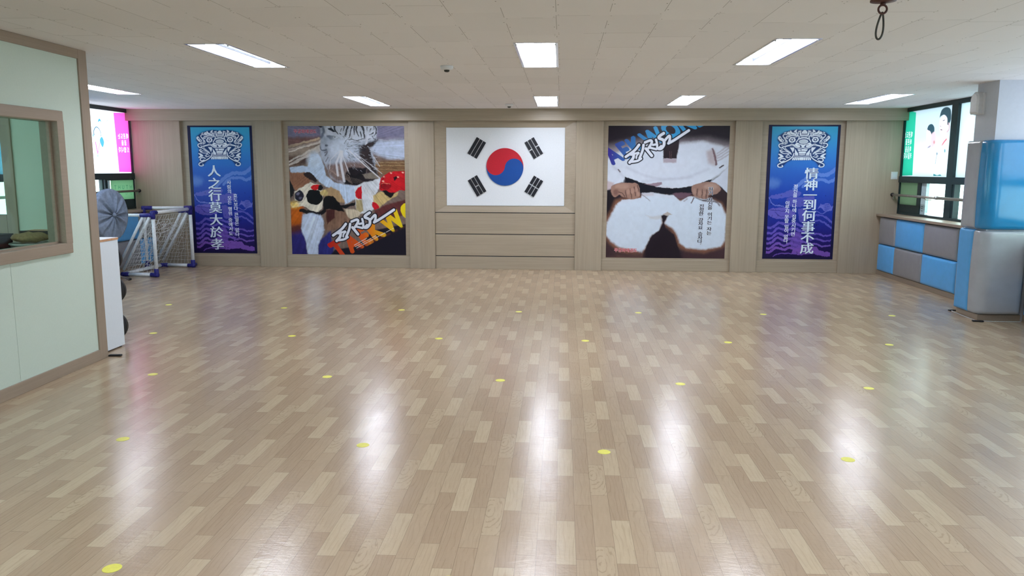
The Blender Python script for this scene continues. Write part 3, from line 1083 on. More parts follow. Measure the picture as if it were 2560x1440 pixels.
# second goal frame behind, against the back wall
t = thing('soccer_goal', 'second white pipe goal frame standing against the back wall behind the netted goal', 'goal', (-5.95, 11.5, 0))
Ax, Ay, Bx, By, h2 = -6.215, 11.38, -5.60, 11.575, 0.90
pipe('crossbar', t, (Ax, Ay, h2), (Bx, By, h2), 0.023)
for (x, y) in ((Ax, Ay), (Bx, By)):
    pipe('post', t, (x, y, 0.03), (x, y, h2), 0.023)
    joint(t, (x, y, 0.03), ((0, 0, 1), (0, 1, 0)), 0.08)
    pipe('ground_bar', t, (x, y, 0.03), (x, y + 0.08, 0.03), 0.023)
dv = Vector((Bx - Ax, By - Ay, 0))
joint(t, (Ax, Ay, h2), ((0, 0, -1), dv), 0.12)
joint(t, (Bx, By, h2), ((0, 0, -1), -dv), 0.08)

# ------------------------------------------------------------------ recessed ceiling lights
LROW = ['nearer row, left', 'nearer row, middle', 'nearer row, right',
        'at the far left beside the office corner post', 'far row, left of the middle', 'far row, middle', 'far row, right of the middle', 'far row, rightmost by the windows', 'unseen, added inside the office to brighten it']
for i, (x0, x1, y0, y1) in enumerate(FIX):
    lb = 'lit twin lamp ceiling light, ' + (LROW[i] if i < 9 else 'set in the ceiling above and behind the viewer')
    t = thing('ceiling_light', lb, 'light', ((x0 + x1) / 2, (y0 + y1) / 2, H), 'recessed ceiling lights' if i < 9 else 'ceiling lights behind the viewer')
    T = 0.085
    bm = mk()     # open trough with sloping sides
    s = 0.035
    A = [bm.verts.new(p) for p in ((x0, y0, H), (x1, y0, H), (x1, y1, H), (x0, y1, H))]
    B = [bm.verts.new(p) for p in ((x0 + s, y0 + 0.02, H + T), (x1 - s, y0 + 0.02, H + T), (x1 - s, y1 - 0.02, H + T), (x0 + s, y1 - 0.02, H + T))]
    for k in range(4):
        bm.faces.new((A[k], A[(k + 1) % 4], B[(k + 1) % 4], B[k]))
    bm.faces.new(B)
    hs = obj('housing', bm, 'fixture', t)
    bm = mk()     # thin flange
    fl = 0.014
    o4 = [(x0 - .004, y0 - .004), (x1 + .004, y0 - .004), (x1 + .004, y1 + .004), (x0 - .004, y1 + .004)]
    i4 = [(x0 + fl, y0 + fl), (x1 - fl, y0 + fl), (x1 - fl, y1 - fl), (x0 + fl, y1 - fl)]
    vo = [bm.verts.new((x, y, H - 0.003)) for x, y in o4]
    vi = [bm.verts.new((x, y, H - 0.003)) for x, y in i4]
    vt = [bm.verts.new((x, y, H + 0.001)) for x, y in o4]
    for k in range(4):
        k2 = (k + 1) % 4
        bm.faces.new((vo[k], vo[k2], vi[k2], vi[k]))
        bm.faces.new((vo[k], vo[k2], vt[k2], vt[k]))
    obj('flange', bm, 'fixture', t)
    bm = mk()     # ridge between the lamps
    xm = (x0 + x1) / 2
    a = [bm.verts.new(p) for p in ((xm - 0.030, y0 + 0.05, H + T), (xm, y0 + 0.05, H + 0.02), (xm + 0.030, y0 + 0.05, H + T))]
    b = [bm.verts.new(p) for p in ((xm - 0.030, y1 - 0.09, H + T), (xm, y1 - 0.05, H + 0.02), (xm + 0.030, y1 - 0.09, H + T))]
    bm.faces.new((a[0], a[1], b[1], b[0]))
    bm.faces.new((a[1], a[2], b[2], b[1]))
    bm.faces.new(b)
    bm.faces.new(a[::-1])
    obj('reflector_ridge', bm, 'ridge', t)
    for sx in (-0.073, 0.073):
        bm = mk()
        for dx in (-0.017, 0.017):
            tube(bm, [(xm + sx + dx, y0 + 0.07, H + 0.045), (xm + sx + dx, y1 - 0.07, H + 0.045)], 0.019, 10)
        lp = obj('lamp', bm, 'lamp', t, True)
        bm = mk()
        box(bm, xm + sx - 0.04, xm + sx + 0.04, y0 + 0.03, y0 + 0.075, H + 0.022, H + 0.07, bev=0.004)
        obj('lamp_base', bm, 'white_plastic', lp)
    for xx in (x0 + 0.012, x1 - 0.012):
        for yy in (y0 + 0.06, y1 - 0.06):
            obj('screw', lathe(mk(), [(0, -0.009), (0.006, -0.008), (0.008, -0.003), (0.008, 0), (0, 0)], 10, Matrix.Translation((xx, yy, H - 0.002))), 'metal', t, True)

# smoke detectors
for (x, y, lb) in ((-0.99, 6.84, 'round white smoke detector on the ceiling between the two light rows'),
                   (-0.72, 10.78, 'round white smoke detector on the ceiling close to the back wall')):
    t = thing('smoke_detector', lb, 'detector', (x, y, H), 'ceiling smoke detectors')
    Mx = Matrix.Translation((x, y, H))
    obj('base', lathe(mk(), [(0, 0), (0.055, 0), (0.055, -0.012), (0.048, -0.028), (0.03, -0.033), (0, -0.033)], 28, Mx), 'white_plastic', t, True)
    obj('sensor', lathe(mk(), [(0, -0.033), (0.024, -0.033), (0.022, -0.046), (0.012, -0.051), (0, -0.052)], 20, Mx), 'iron', t, True)

# hook hanging from the ceiling
hx, hy = 1.612, 4.26
t = thing('ceiling_hook', 'dark iron ceiling anchor with a ring and hanging oval snap link', 'hook', (hx, hy, H))
obj('anchor_plate', lathe(mk(), [(0, 0), (0.045, 0), (0.062, -0.012), (0.062, -0.02), (0.02, -0.026), (0, -0.026)], 28, Matrix.Translation((hx, hy, H))), 'rust', t, True)
obj('stem', tube(mk(), [(hx, hy, H - 0.024), (hx, hy, H - 0.040)], 0.014, 12), 'rust', t, True)
obj('ring', tube(mk(), [(hx + 0.021 * math.cos(a), hy, H - 0.058 + 0.021 * math.sin(a)) for a in np.linspace(0, 2 * math.pi, 28, endpoint=False)], 0.0055, 8, closed=True), 'rust', t, True)
pts = []
for k in range(40):
    a = 2 * math.pi * k / 40
    zz = 0.5 + 0.5 * math.cos(a)         # 1 at the top
    wv_ = 0.0075 + 0.0155 * (1 - zz) ** 0.9
    pts.append((hx - 0.010 + 0.011 * zz + wv_ * math.sin(a) * (1.0 if True else 0), hy + 0.004, H - 0.204 + 0.131 * zz))
obj('snap_link', tube(mk(), pts, 0.0052, 8, closed=True), 'iron', t, True)

# light switch on the back wall
t = thing('light_switch', 'white light switch on the back wall next to the right window', 'switch', (4.745, D, 1.42))
boxo('plate', (4.700, 4.790, D - 0.009, D, 1.365, 1.472), 'white_plastic', t, bev=0.003)
boxo('rocker', (4.722, 4.772, D - 0.013, D - 0.006, 1.385, 1.452), 'white_gloss', t, bev=0.002)

# yellow floor spots
ROWS = [('row closest to the back wall', [(-4.304, 8.273), (-2.976, 8.181), (-1.69, 8.165), (-0.437, 8.16), (0.821, 8.205), (2.116, 8.218), (3.435, 8.247)]),
        ('second row from the back wall', [(-3.701, 6.801), (-2.404, 6.782), (-1.073, 6.778), (0.223, 6.789), (1.467, 6.822), (2.843, 6.835)]),
        ('third row from the back wall', [(-2.962, 5.399), (-1.677, 5.43), (-0.42, 5.427), (0.85, 5.427), (2.136, 5.412)]),
        ('fourth row from the back wall', [(-2.415, 4.044), (-1.064, 4.046), (0.243, 4.036), (1.506, 4.016)]),
        ('row closest to the viewer', [(-1.67, 2.664), (-0.397, 2.662)])]
ORD = ['first', 'second', 'third', 'fourth', 'fifth', 'sixth', 'seventh']
proto = None
for rn, L in ROWS:
    for i, (x, y) in enumerate(L):
        if proto is None:
            bm = mk()
            lathe(bm, [(0, 0.0012), (0.0335, 0.0012), (0.0345, 0.0002)], 36)
            proto = o = obj('floor_spot', bm, 'yellow')
        else:
            o = proto.copy()
            COL.objects.link(o)
        o.location = (x, y, 0.0003)
        tag(o, 'round yellow floor spot, %s from the left in the %s' % (ORD[i], rn), 'floor marker', 'yellow floor spots')

# ------------------------------------------------------------------ national flag board
FY0 = D + 0.052
t = thing('flag_board', 'white board with the red and blue circle and four black trigrams on the back wall', 'flag', (-0.838, D + 0.055, 0.95))
boxo('board', (-1.713, 0.037, D + 0.036, REC - 0.0005, 0.951, 2.093), 'flag_white', t, bev=0.002)
CX, CZ, R = -0.843, 1.523, 0.274
yb_, yf = D + 0.037, D + 0.020
tilt = math.radians(-6.5)
q = [(math.cos(a) * R, math.sin(a) * R) for a in np.linspace(0, math.pi, 49)]                       # upper half
s1 = [(-R / 2 + R / 2 * math.cos(a), R / 2 * math.sin(a)) for a in np.linspace(math.pi, 2 * math.pi, 25)]   # left lobe dips down
s2 = [(R / 2 + R / 2 * math.cos(a), R / 2 * math.sin(a)) for a in np.linspace(math.pi, 0, 25)]              # right lobe rises
red = q + s1[1:] + s2[1:-1]
low = [(math.cos(a) * R, math.sin(a) * R) for a in np.linspace(math.pi, 2 * math.pi, 49)]
blu = low + s2[::-1][1:] + s1[::-1][1:-1]
rot2 = lambda L: [(CX + x * math.cos(tilt) - z * math.sin(tilt), CZ + x * math.sin(tilt) + z * math.cos(tilt)) for x, z in L]
obj('red_half', prism(mk(), rot2(red), yf, yb_), 'flag_red', t)
obj('blue_half', prism(mk(), rot2(blu), yf, yb_), 'flag_blue', t)
# trigrams: centre, lean, pattern of bars from the outer side (1 whole, 0 split)
for (tx, tz, lean, pat, nm) in ((-1.260, 1.797, 1, (1, 1, 1), 'upper left'), (-0.418, 1.797, -1, (0, 1, 0), 'upper right'),
                                (-1.257, 1.243, -1, (1, 0, 1), 'lower left'), (-0.414, 1.240, 1, (0, 0, 0), 'lower right')):
    ang = math.atan2(0.255, 0.152)            # direction along a bar
    dx, dz = math.cos(ang) * lean, math.sin(ang)
    nx, nz = dz * lean, -abs(dx)              # step from the outer bar to the inner one
    if nm in ('upper right', 'lower right'):
        nx, nz = (-abs(dz), -abs(dx)) if nm == 'upper right' else (-abs(dz), abs(dx))
    elif nm == 'lower left':
        nx, nz = abs(dz), abs(dx)
    else:
        nx, nz = abs(dz), -abs(dx)
    bm = mk()
    Lh, wh, st = 0.137, 0.0225, 0.0565
    for k, p in enumerate(pat):
        cx_, cz_ = tx + nx * st * (k - 1), tz + nz * st * (k - 1)
        for (s0, s1_) in (((-Lh, Lh),) if p else ((-Lh, -0.008), (0.008, Lh))):
            pts = [(cx_ + dx * s + nx * w_, cz_ + dz * s + nz * w_) for s, w_ in ((s0, -wh), (s1_, -wh), (s1_, wh), (s0, wh))]
            prism(bm, pts, yf + 0.003, yb_)
    obj('trigram', bm, 'flag_black', t)['label'] = '%s group of three black bars' % nm


# ------------------------------------------------------------------ printed artwork
def homog(src, dst):
    A = []
    for (x, y), (u, v) in zip(src, dst):
        A += [[x, y, 1, 0, 0, 0, -u * x, -u * y], [0, 0, 0, x, y, 1, -v * x, -v * y]]
    h = np.linalg.solve(np.array(A, float), np.array([c for p in dst for c in p], float))
    return np.append(h, 1).reshape(3, 3)


def catmull(P, n=6, closed=True):
    P = np.asarray(P, float)
    L = len(P)
    out = []
    for i in range(L if closed else L - 1):
        p0, p1, p2, p3 = (P[(i - 1) % L] if closed or i else P[0]), P[i], P[(i + 1) % L], (P[(i + 2) % L] if closed or i < L - 2 else P[-1])
        for k in range(n):
            t_ = k / n
            out.append(0.5 * ((2 * p1) + (-p0 + p2) * t_ + (2 * p0 - 5 * p1 + 4 * p2 - p3) * t_ ** 2 + (-p0 + 3 * p1 - 3 * p2 + p3) * t_ ** 3))
    if not closed:
        out.append(P[-1])
    return np.array(out)


class Art:
    """small painter: soft-edged polygons, strokes and ellipses on a pixel canvas of the print"""

    def __init__(s, w, h, quad, base):
        s.w, s.h = w, h
        s.img = np.empty((h, w, 3))
        s.img[:] = lin(base)
        s.Hm = homog(quad, [(0, 0), (w - 1, 0), (w - 1, h - 1), (0, h - 1)])
        s.frame = (0.0, 0.0, 1.0)
        c = np.array(quad, float)
        s.k = w / (0.5 * (np.hypot(*(c[1] - c[0])) + np.hypot(*(c[2] - c[3]))))

    def m(s, P):
        P = np.atleast_2d(np.asarray(P, float))
        ox, oy, sc = s.frame
        P = P / sc + (ox, oy)
        q = np.c_[P, np.ones(len(P))] @ s.Hm.T
        return q[:, :2] / q[:, 2:3]

    def u(s, v):
        return v / s.frame[2] * s.k

    def comp(s, x0, y0, al, col):
        h, w = al.shape
        reg = s.img[y0:y0 + h, x0:x0 + w]
        c = col if isinstance(col, np.ndarray) and col.ndim == 3 else lin(col)
        reg[:] = reg * (1 - al[..., None]) + c * al[..., None]

    def bbox(s, P, pad):
        x0, y0 = np.floor(P.min(0) - pad).astype(int)
        x1, y1 = np.ceil(P.max(0) + pad).astype(int) + 1
        x0, y0, x1, y1 = max(0, x0), max(0, y0), min(s.w, x1), min(s.h, y1)
        if x1 <= x0 or y1 <= y0:
            return None
        X, Y = np.meshgrid(np.arange(x0, x1), np.arange(y0, y1))
        return x0, y0, X.astype(float), Y.astype(float)

    @staticmethod
    def segd(X, Y, a, b):
        d = b - a
        L = d @ d + 1e-9
        t_ = np.clip(((X - a[0]) * d[0] + (Y - a[1]) * d[1]) / L, 0, 1)
        return np.hypot(X - a[0] - t_ * d[0], Y - a[1] - t_ * d[1]), t_

    def poly(s, P, col, soft=0, a=1.0, smooth=False, grow=0):
        P = s.m(P)
        if smooth:
            P = catmull(P)
        sf = max(1.0, s.u(soft))
        g = s.u(grow)
        bb = s.bbox(P, sf + g + 1)
        if bb is None:
            return
        x0, y0, X, Y = bb
        dist = np.full(X.shape, 1e9)
        ins = np.zeros(X.shape, bool)
        for p, q in zip(P, np.roll(P, -1, 0)):
            dist = np.minimum(dist, s.segd(X, Y, p, q)[0])
            if p[1] != q[1]:
                c = ((p[1] > Y) != (q[1] > Y)) & (X < (q[0] - p[0]) * (Y - p[1]) / (q[1] - p[1]) + p[0])
                ins ^= c
        sd = np.where(ins, -dist, dist) - g
        v = np.clip(0.5 - sd / sf, 0, 1)
        v = v * v * (3 - 2 * v) if soft else v
        s.comp(x0, y0, v * a, col)

    def line(s, P, w, col, soft=0, a=1.0, smooth=True, w1=None):
        P = s.m(P)
        if smooth and len(P) > 2:
            P = catmull(P, 6, False)
        n = len(P)
        w0 = s.u(w) / 2
        w1 = w0 if w1 is None else s.u(w1) / 2
        sf = max(1.0, s.u(soft))
        bb = s.bbox(P, max(w0, w1) + sf + 1)
        if bb is None:
            return
        x0, y0, X, Y = bb
        sd = np.full(X.shape, 1e9)
        for i in range(n - 1):
            d, t_ = s.segd(X, Y, P[i], P[i + 1])
            r = w0 + (w1 - w0) * (i + t_) / (n - 1)
            sd = np.minimum(sd, d - r)
        s.comp(x0, y0, np.clip(0.5 - sd / sf, 0, 1) * a, col)

    def ell(s, cx, cy, rx, ry, col, soft=0, a=1.0, rot=0):
        c, n = math.cos(math.radians(rot)), math.sin(math.radians(rot))
        s.poly([(cx + rx * math.cos(t_) * c - ry * math.sin(t_) * n, cy + rx * math.cos(t_) * n + ry * math.sin(t_) * c) for t_ in np.linspace(0, 2 * math.pi, 28, endpoint=False)], col, soft, a)

    def tris(s, Vt, F, col, grow=0):
        """fill triangles given on the canvas (2x supersampled); col(X, Y) -> rgb"""
        q = 2
        mk_ = np.zeros((s.h * q, s.w * q), bool)
        for f in F:
            P = Vt[list(f)] * q
            x0, y0 = np.maximum(np.floor(P.min(0)).astype(int), 0)
            x1, y1 = np.minimum(np.ceil(P.max(0)).astype(int) + 1, (s.w * q, s.h * q))
            if x1 <= x0 or y1 <= y0:
                continue
            X, Y = np.meshgrid(np.arange(x0, x1), np.arange(y0, y1))
            e = [(P[(i + 1) % 3][0] - P[i][0]) * (Y - P[i][1]) - (P[(i + 1) % 3][1] - P[i][1]) * (X - P[i][0]) for i in range(3)]
            mk_[y0:y1, x0:x1] |= ((e[0] >= 0) & (e[1] >= 0) & (e[2] >= 0)) | ((e[0] <= 0) & (e[1] <= 0) & (e[2] <= 0))
        al = mk_.reshape(s.h, q, s.w, q).mean((1, 3))
        X, Y = np.meshgrid(np.arange(s.w), np.arange(s.h))
        s.comp(0, 0, al, col(X / s.w, Y / s.h))
        return al


def fractal(h, w, cells, seed, octaves=4):
    """smooth value noise, about -1..1"""
    rs_ = np.random.RandomState(seed)
    out = np.zeros((h, w))
    amp = 1.0
    for o_ in range(octaves):
        n = cells * 2 ** o_
        g = rs_.uniform(-1, 1, (n + 2, n + 2))
        y_, x_ = np.linspace(0, n, h), np.linspace(0, n, w)
        yi, xi = np.minimum(y_.astype(int), n - 1), np.minimum(x_.astype(int), n - 1)
        fy, fx = (y_ - yi)[:, None], (x_ - xi)[None]
        fy, fx = fy * fy * (3 - 2 * fy), fx * fx * (3 - 2 * fx)
        a_, b_, c_, d_ = g[np.ix_(yi, xi)], g[np.ix_(yi, xi + 1)], g[np.ix_(yi + 1, xi)], g[np.ix_(yi + 1, xi + 1)]
        out += amp * ((a_ * (1 - fx) + b_ * fx) * (1 - fy) + (c_ * (1 - fx) + d_ * fx) * fy)
        amp *= 0.55
    return out / 1.6


def warp(img, amount, cells, seed):
    """displace the picture slightly so that painted edges turn ragged"""
    h, w, _ = img.shape
    dx, dy = fractal(h, w, cells, seed) * amount, fractal(h, w, cells, seed + 1) * amount
    Y_, X_ = np.mgrid[0:h, 0:w]
    return img[np.clip(np.rint(Y_ + dy), 0, h - 1).astype(int), np.clip(np.rint(X_ + dx), 0, w - 1).astype(int)]


_gl = {}


def glyph(ch, bold=0.0):
    """outline of a character as flat triangles, in em units, centred on its own box"""
    if (ch, bold) not in _gl:
        c = bpy.data.curves.new('lettering', 'FONT')
        c.body = ch
        c.resolution_u = 3
        o = bpy.data.objects.new('lettering', c)
        COL.objects.link(o)
        me = bpy.data.meshes.new_from_object(o.evaluated_get(bpy.context.evaluated_depsgraph_get()))
        vs = np.array([v.co[:2] for v in me.vertices]).reshape(-1, 2)
        me.calc_loop_triangles()
        fs = [tuple(t_.vertices) for t_ in me.loop_triangles]
        bpy.data.objects.remove(o)
        bpy.data.curves.remove(c)
        bpy.data.meshes.remove(me)
        _gl[ch, bold] = (vs, fs)
    return _gl[ch, bold]


def thick(vs, fs, bx, by):
    """heavier strokes: the outline repeated a little to each side"""
    V_, F_ = [], []
    for k, (dx, dy) in enumerate(((0, 0), (-bx, 0), (bx, 0), (0, -by), (0, by), (-bx * .7, -by * .7), (bx * .7, by * .7), (-bx * .7, by * .7), (bx * .7, -by * .7))):
        if k and dx == 0 and dy == 0:
            continue
        V_.append(vs + (dx, dy))
        F_ += [tuple(i + len(vs) * (len(V_) - 1) for i in f) for f in fs]
    return np.concatenate(V_), F_


def gbox(ch, bold=0.0):
    vs, fs = glyph(ch)
    vs = vs - (vs.min(0) + vs.max(0)) / 2
    if not bold:
        return vs, fs
    bx, by = bold if isinstance(bold, tuple) else (bold, bold)
    return thick(vs, fs, bx, by)


def print_mesh(name, img, P00, PU, PV, N, texts, mat, thick=0.0):
    """sheet carrying the artwork as stored colours; texts: list of (2D points in pixels of the canvas, tris, colour, lift)"""
    h, w, _ = img.shape
    P00, PU, PV, N = map(np.array, (P00, PU, PV, N))
    jj, ii = np.mgrid[0:h, 0:w]
    U = (ii / (w - 1)).ravel()[:, None]
    Vv = (jj / (h - 1)).ravel()[:, None]
    vs = [P00 + U * PU + Vv * PV]
    cs = [img.reshape(-1, 3)]
    idx = np.arange(h * w).reshape(h, w)
    quads = np.stack([idx[:-1, :-1], idx[1:, :-1], idx[1:, 1:], idx[:-1, 1:]], -1).reshape(-1, 4)
    base = h * w
    tr = []
    for pts, fs, col, lift in texts:
        p = P00 + (pts[:, :1] / (w - 1)) * PU + (pts[:, 1:2] / (h - 1)) * PV + N * lift
        vs.append(p)
        cs.append(np.tile(lin(col), (len(pts), 1)))
        if len(fs):
            tr.append(np.array(fs) + base)
        base += len(pts)
    vs = np.concatenate(vs)
    cs = np.concatenate(cs)
    tr = np.concatenate(tr) if tr else np.zeros((0, 3), int)
    me = bpy.data.meshes.new(name)
    me.vertices.add(len(vs))
    me.vertices.foreach_set('co', vs.astype(np.float32).ravel())
    loops = np.concatenate([quads.ravel(), tr.ravel()])
    me.loops.add(len(loops))
    me.loops.foreach_set('vertex_index', loops.astype(np.int32))
    me.polygons.add(len(quads) + len(tr))
    ls = np.concatenate([np.arange(len(quads)) * 4, len(quads) * 4 + np.arange(len(tr)) * 3])
    me.polygons.foreach_set('loop_start', ls.astype(np.int32))
    me.update(calc_edges=True)
    at = me.color_attributes.new('ink', 'FLOAT_COLOR', 'POINT')
    at.data.foreach_set('color', np.c_[np.clip(cs, 0, 1), np.ones(len(cs))].astype(np.float32).ravel())
    me.materials.append(MT[mat])
    o = bpy.data.objects.new(name, me)
    COL.objects.link(o)
    return o


def char_at(art, ch, cx, cy, size, col, bold=0.0, lift=0.0008, sx=1.0, mirror=False):
    """one character centred at frame coordinates (cx, cy), its em as tall as size"""
    vs, fs = gbox(ch, bold)
    c = art.m([(cx, cy)])[0]
    k = art.u(size)
    p = np.c_[(-1 if mirror else 1) * vs[:, 0] * k * sx, -vs[:, 1] * k] + c
    n0 = len(glyph(ch)[0])
    return (p, fs, col, lift + 0.00006 * (np.arange(len(p)) // n0)[:, None])


def paint_text(art, tx):
    """paint characters into the canvas instead of laying them on top"""
    for pts, fs, col, lift in tx:
        art.tris(pts, fs, lambda X, Y, c=col: np.broadcast_to(lin(c), X.shape + (3,)))
    return []


def column(art, text, p0, p1, size, col, bold=0.0, lift=0.0008, gap=0.45, sx=1.0):
    """characters set downwards from p0 to p1 (centres of the first and last)"""
    steps, s = [], 0.0
    for i, ch in enumerate(text):
        if ch == ' ':
            s += gap
            continue
        steps.append((ch, s))
        s += 1.0
    tot = steps[-1][1]
    out = []
    for ch, q in steps:
        f = q / tot
        x, y = p0[0] + (p1[0] - p0[0]) * f, p0[1] + (p1[1] - p0[1]) * f
        if ch == '.':
            x += size * 0.25
            y -= size * 0.25
        out.append(char_at(art, ch, x, y, size, col, bold, lift, sx))
    return out


def slant_word(art, word, P0, ux, vy, em, emv, bold, col, dark=None):
    """big slanted lettering painted on the canvas: P0 base point, ux / vy directions, em sizes"""
    x = 0.0
    P0, ux, vy = np.array(P0, float), np.array(ux, float), np.array(vy, float)
    for ch in word:
        vs, fs = thick(*glyph(ch), bold, bold)
        wd_ = vs[:, 0].max() - vs[:, 0].min()
        v = vs.copy()
        v[:, 0] += x - vs[:, 0].min()
        pts = art.m(P0 + v[:, :1] * em * ux + v[:, 1:2] * emv * vy)
        art.tris(pts, fs, col)
        x += wd_ + 0.05


# brush lettering shared by both large posters: strokes in the frame of the right poster's detail
BRUSH = [([(705, 425), (610, 540), (440, 665)], 52), ([(545, 625), (690, 580)], 40), ([(600, 600), (585, 690), (515, 778)], 56),
         ([(555, 765), (670, 745), (745, 700)], 46), ([(700, 590), (660, 640), (650, 690)], 34),
         ([(795, 425), (775, 540), (715, 690)], 50), ([(845, 500), (960, 640)], 56),
         ([(825, 375), (935, 335), (960, 380), (895, 490)], 50), ([(1045, 320), (1060, 400), (985, 425)], 44),
         ([(925, 480), (1050, 510)], 44), ([(1070, 420), (1075, 500), (1150, 445)], 42),
         ([(1200, 190), (1115, 250), (1110, 290), (1195, 330), (1205, 420), (1150, 495), (1095, 500)], 56),
         ([(1225, 330), (1310, 240), (1325, 300), (1300, 385)], 48), ([(1295, 390), (1420, 320), (1705, 130)], 52)]


def brush(art, fn, k):
    for P, w_ in BRUSH:
        art.line([fn(p) for p in P], (w_ + 44) * k, (14, 18, 34))
    for P, w_ in BRUSH:
        art.line([fn(p) for p in P], w_ * k, (222, 226, 238))

# ---- left large poster: tiger and sparring fighters (frame: detail 690,280 scale 3.511)
A = Art(440, 480, [(718.5, 314.8), (1009.5, 316.5), (1015, 638), (732, 635.5)], (118, 100, 92))
A.frame = (690, 280, 3.511)
P, L_, E_ = A.poly, A.line, A.ell
P([(60, 80), (1160, 80), (1160, 250), (60, 250)], (124, 121, 148), 90)
P([(60, 225), (400, 215), (380, 260), (60, 300)], (122, 88, 84), 40)
P([(820, 260), (1160, 240), (1160, 440), (960, 410), (840, 350)], (176, 187, 208), 50)
P([(850, 440), (1160, 420), (1160, 560), (880, 560)], (116, 86, 58), 40)
for y, c in ((450, (200, 180, 140)), (472, (190, 166, 120)), (508, (180, 150, 110)), (530, (160, 110, 80)), (250, (190, 190, 200))):
    L_([(800, y - 2), (1130, y + 3)], 3, c, 3, 0.7)
P([(60, 330), (330, 290), (400, 400), (280, 470), (60, 480)], (150, 132, 118), 60)
P([(95, 390), (240, 385), (300, 440), (220, 475), (95, 480)], (74, 54, 48), 40)
for k in range(9):
    L_([(110, 395 + k * 10), (110 + 150 - k * 6, 372 + k * 11)], 3, (150, 116, 92), 2, 0.6)
for y0_, y1_, w_, c in ((300, 265, 6, (214, 190, 160)), (312, 272, 5, (206, 180, 150)), (335, 300, 16, (178, 160, 150)), (352, 300, 8, (225, 215, 205)), (440, 330, 12, (216, 206, 196)), (470, 360, 16, (206, 196, 188))):
    L_([(105, y0_), (420, y1_ - 45)], w_, c, 6, 0.8, False, w_ * 2.2)
# head of the tiger
P([(385, 90), (890, 90), (880, 240), (830, 300), (860, 400), (890, 560), (760, 610), (600, 640), (480, 580), (440, 480), (400, 400), (385, 310), (395, 220)], (168, 176, 192), 20)
P([(430, 100), (880, 100), (870, 240), (600, 290), (420, 200)], (198, 204, 216), 40)
P([(450, 470), (600, 440), (800, 440), (830, 520), (640, 640), (520, 600), (455, 540)], (124, 104, 100), 40)
P([(720, 300), (850, 260), (890, 250), (860, 300), (820, 320), (850, 430), (900, 560), (780, 600), (800, 500), (740, 430)], (52, 42, 44), 22)
P([(600, 560), (640, 490), (800, 490), (780, 545), (900, 590), (700, 650), (600, 640)], (30, 22, 28), 20)
P([(590, 570), (640, 540), (700, 560), (800, 490), (790, 540), (720, 590), (640, 640), (590, 620)], (24, 18, 24), 10)
P([(760, 550), (860, 530), (900, 590), (780, 585)], (120, 110, 100), 14)
for k in range(9):
    L_([(590 + k * 14, 560 + k * 3), (640 + k * 20, 620 + k * 2)], 3, (130, 116, 108), 2, 0.35)
for k in range(16):
    L_([(450 + k * 12, 500 + k * 3), (540 + k * 9, 560 + k * 5)], 2.5, (176, 150, 136), 2, 0.5)
ink = (26, 28, 38)
for pts, w_ in (([(522, 110), (512, 155), (545, 195)], 16), ([(560, 190), (575, 200)], 10), ([(604, 110), (592, 165)], 16), ([(640, 110), (622, 160), (612, 215)], 18),
                ([(668, 110), (664, 150), (640, 225)], 16), ([(690, 120), (684, 200)], 12), ([(712, 110), (704, 160), (722, 215)], 16), ([(735, 110), (770, 160), (775, 225)], 24),
                ([(742, 180), (752, 225)], 12), ([(856, 110), (878, 150), (872, 190)], 14), ([(850, 185), (822, 205)], 12), ([(880, 185), (860, 215)], 10),
                ([(588, 215), (605, 235)], 8), ([(640, 240), (700, 250), (780, 235)], 10), ([(650, 270), (740, 262)], 7), ([(640, 300), (720, 290)], 6), ([(660, 325), (760, 310)], 7), ([(690, 350), (790, 330)], 9)):
    L_(pts, w_, ink, 4, 0.92, True, w_ * 0.45)
P([(350, 100), (425, 100), (415, 135), (395, 140), (375, 130)], (44, 46, 58), 8)
L_([(412, 135), (420, 180), (395, 225)], 20, (96, 104, 122), 12, 0.9)
P([(455, 150), (480, 140), (520, 175), (500, 172)], (40, 44, 56), 5, smooth=True)
P([(440, 212), (470, 205), (540, 215), (575, 250), (590, 310), (572, 330), (545, 280), (500, 250), (470, 235)], (104, 114, 130), 12, 0.9, True)
E_(523, 222, 22, 11, (196, 202, 212), 4)
E_(518, 219, 10, 6, (30, 34, 46), 3)
P([(385, 290), (400, 330), (440, 325), (450, 340), (410, 345), (386, 325)], (92, 96, 110), 8, 0.9, True)
E_(440, 298, 14, 9, (92, 98, 114), 6)
P([(790, 235), (820, 205), (800, 280), (782, 290)], (205, 208, 218), 4)
L_([(425, 360), (450, 350), (430, 385)], 10, (80, 76, 84), 6, 0.8)
L_([(455, 400), (440, 440)], 8, (70, 60, 64), 6, 0.7)
E_(565, 310, 90, 90, (204, 214, 230), 90, 0.95)
E_(640, 330, 80, 60, (190, 200, 216), 80, 0.7)
rs = np.random.RandomState(21)
for k in range(170):
    x, y = rs.uniform(600, 880), rs.uniform(235, 520)
    if (x - 560) * 0.9 < (y - 330) - 60:
        continue
    d_ = np.array([x - 575, y - 320]) / math.hypot(x - 575, y - 320)
    n_ = rs.uniform(12, 34)
    t_ = rs.uniform(-.5, .5)
    d_ = np.array([d_[0] - t_ * d_[1], d_[1] + t_ * d_[0]])
    c_ = (24, 26, 36) if rs.rand() < 0.6 else (196, 200, 212)
    L_([(x, y), (x + d_[0] * n_, y + d_[1] * n_)], rs.uniform(2.5, 6), c_, 2, 0.75, False, 1)
for k in range(60):
    x, y = rs.uniform(460, 640), rs.uniform(380, 600)
    d_ = np.array([x - 575, y - 320]) / math.hypot(x - 575, y - 320)
    L_([(x, y), (x + d_[0] * 40, y + d_[1] * 40)], 3, (200, 186, 180) if k % 2 else (70, 56, 60), 2, 0.5, False, 1)
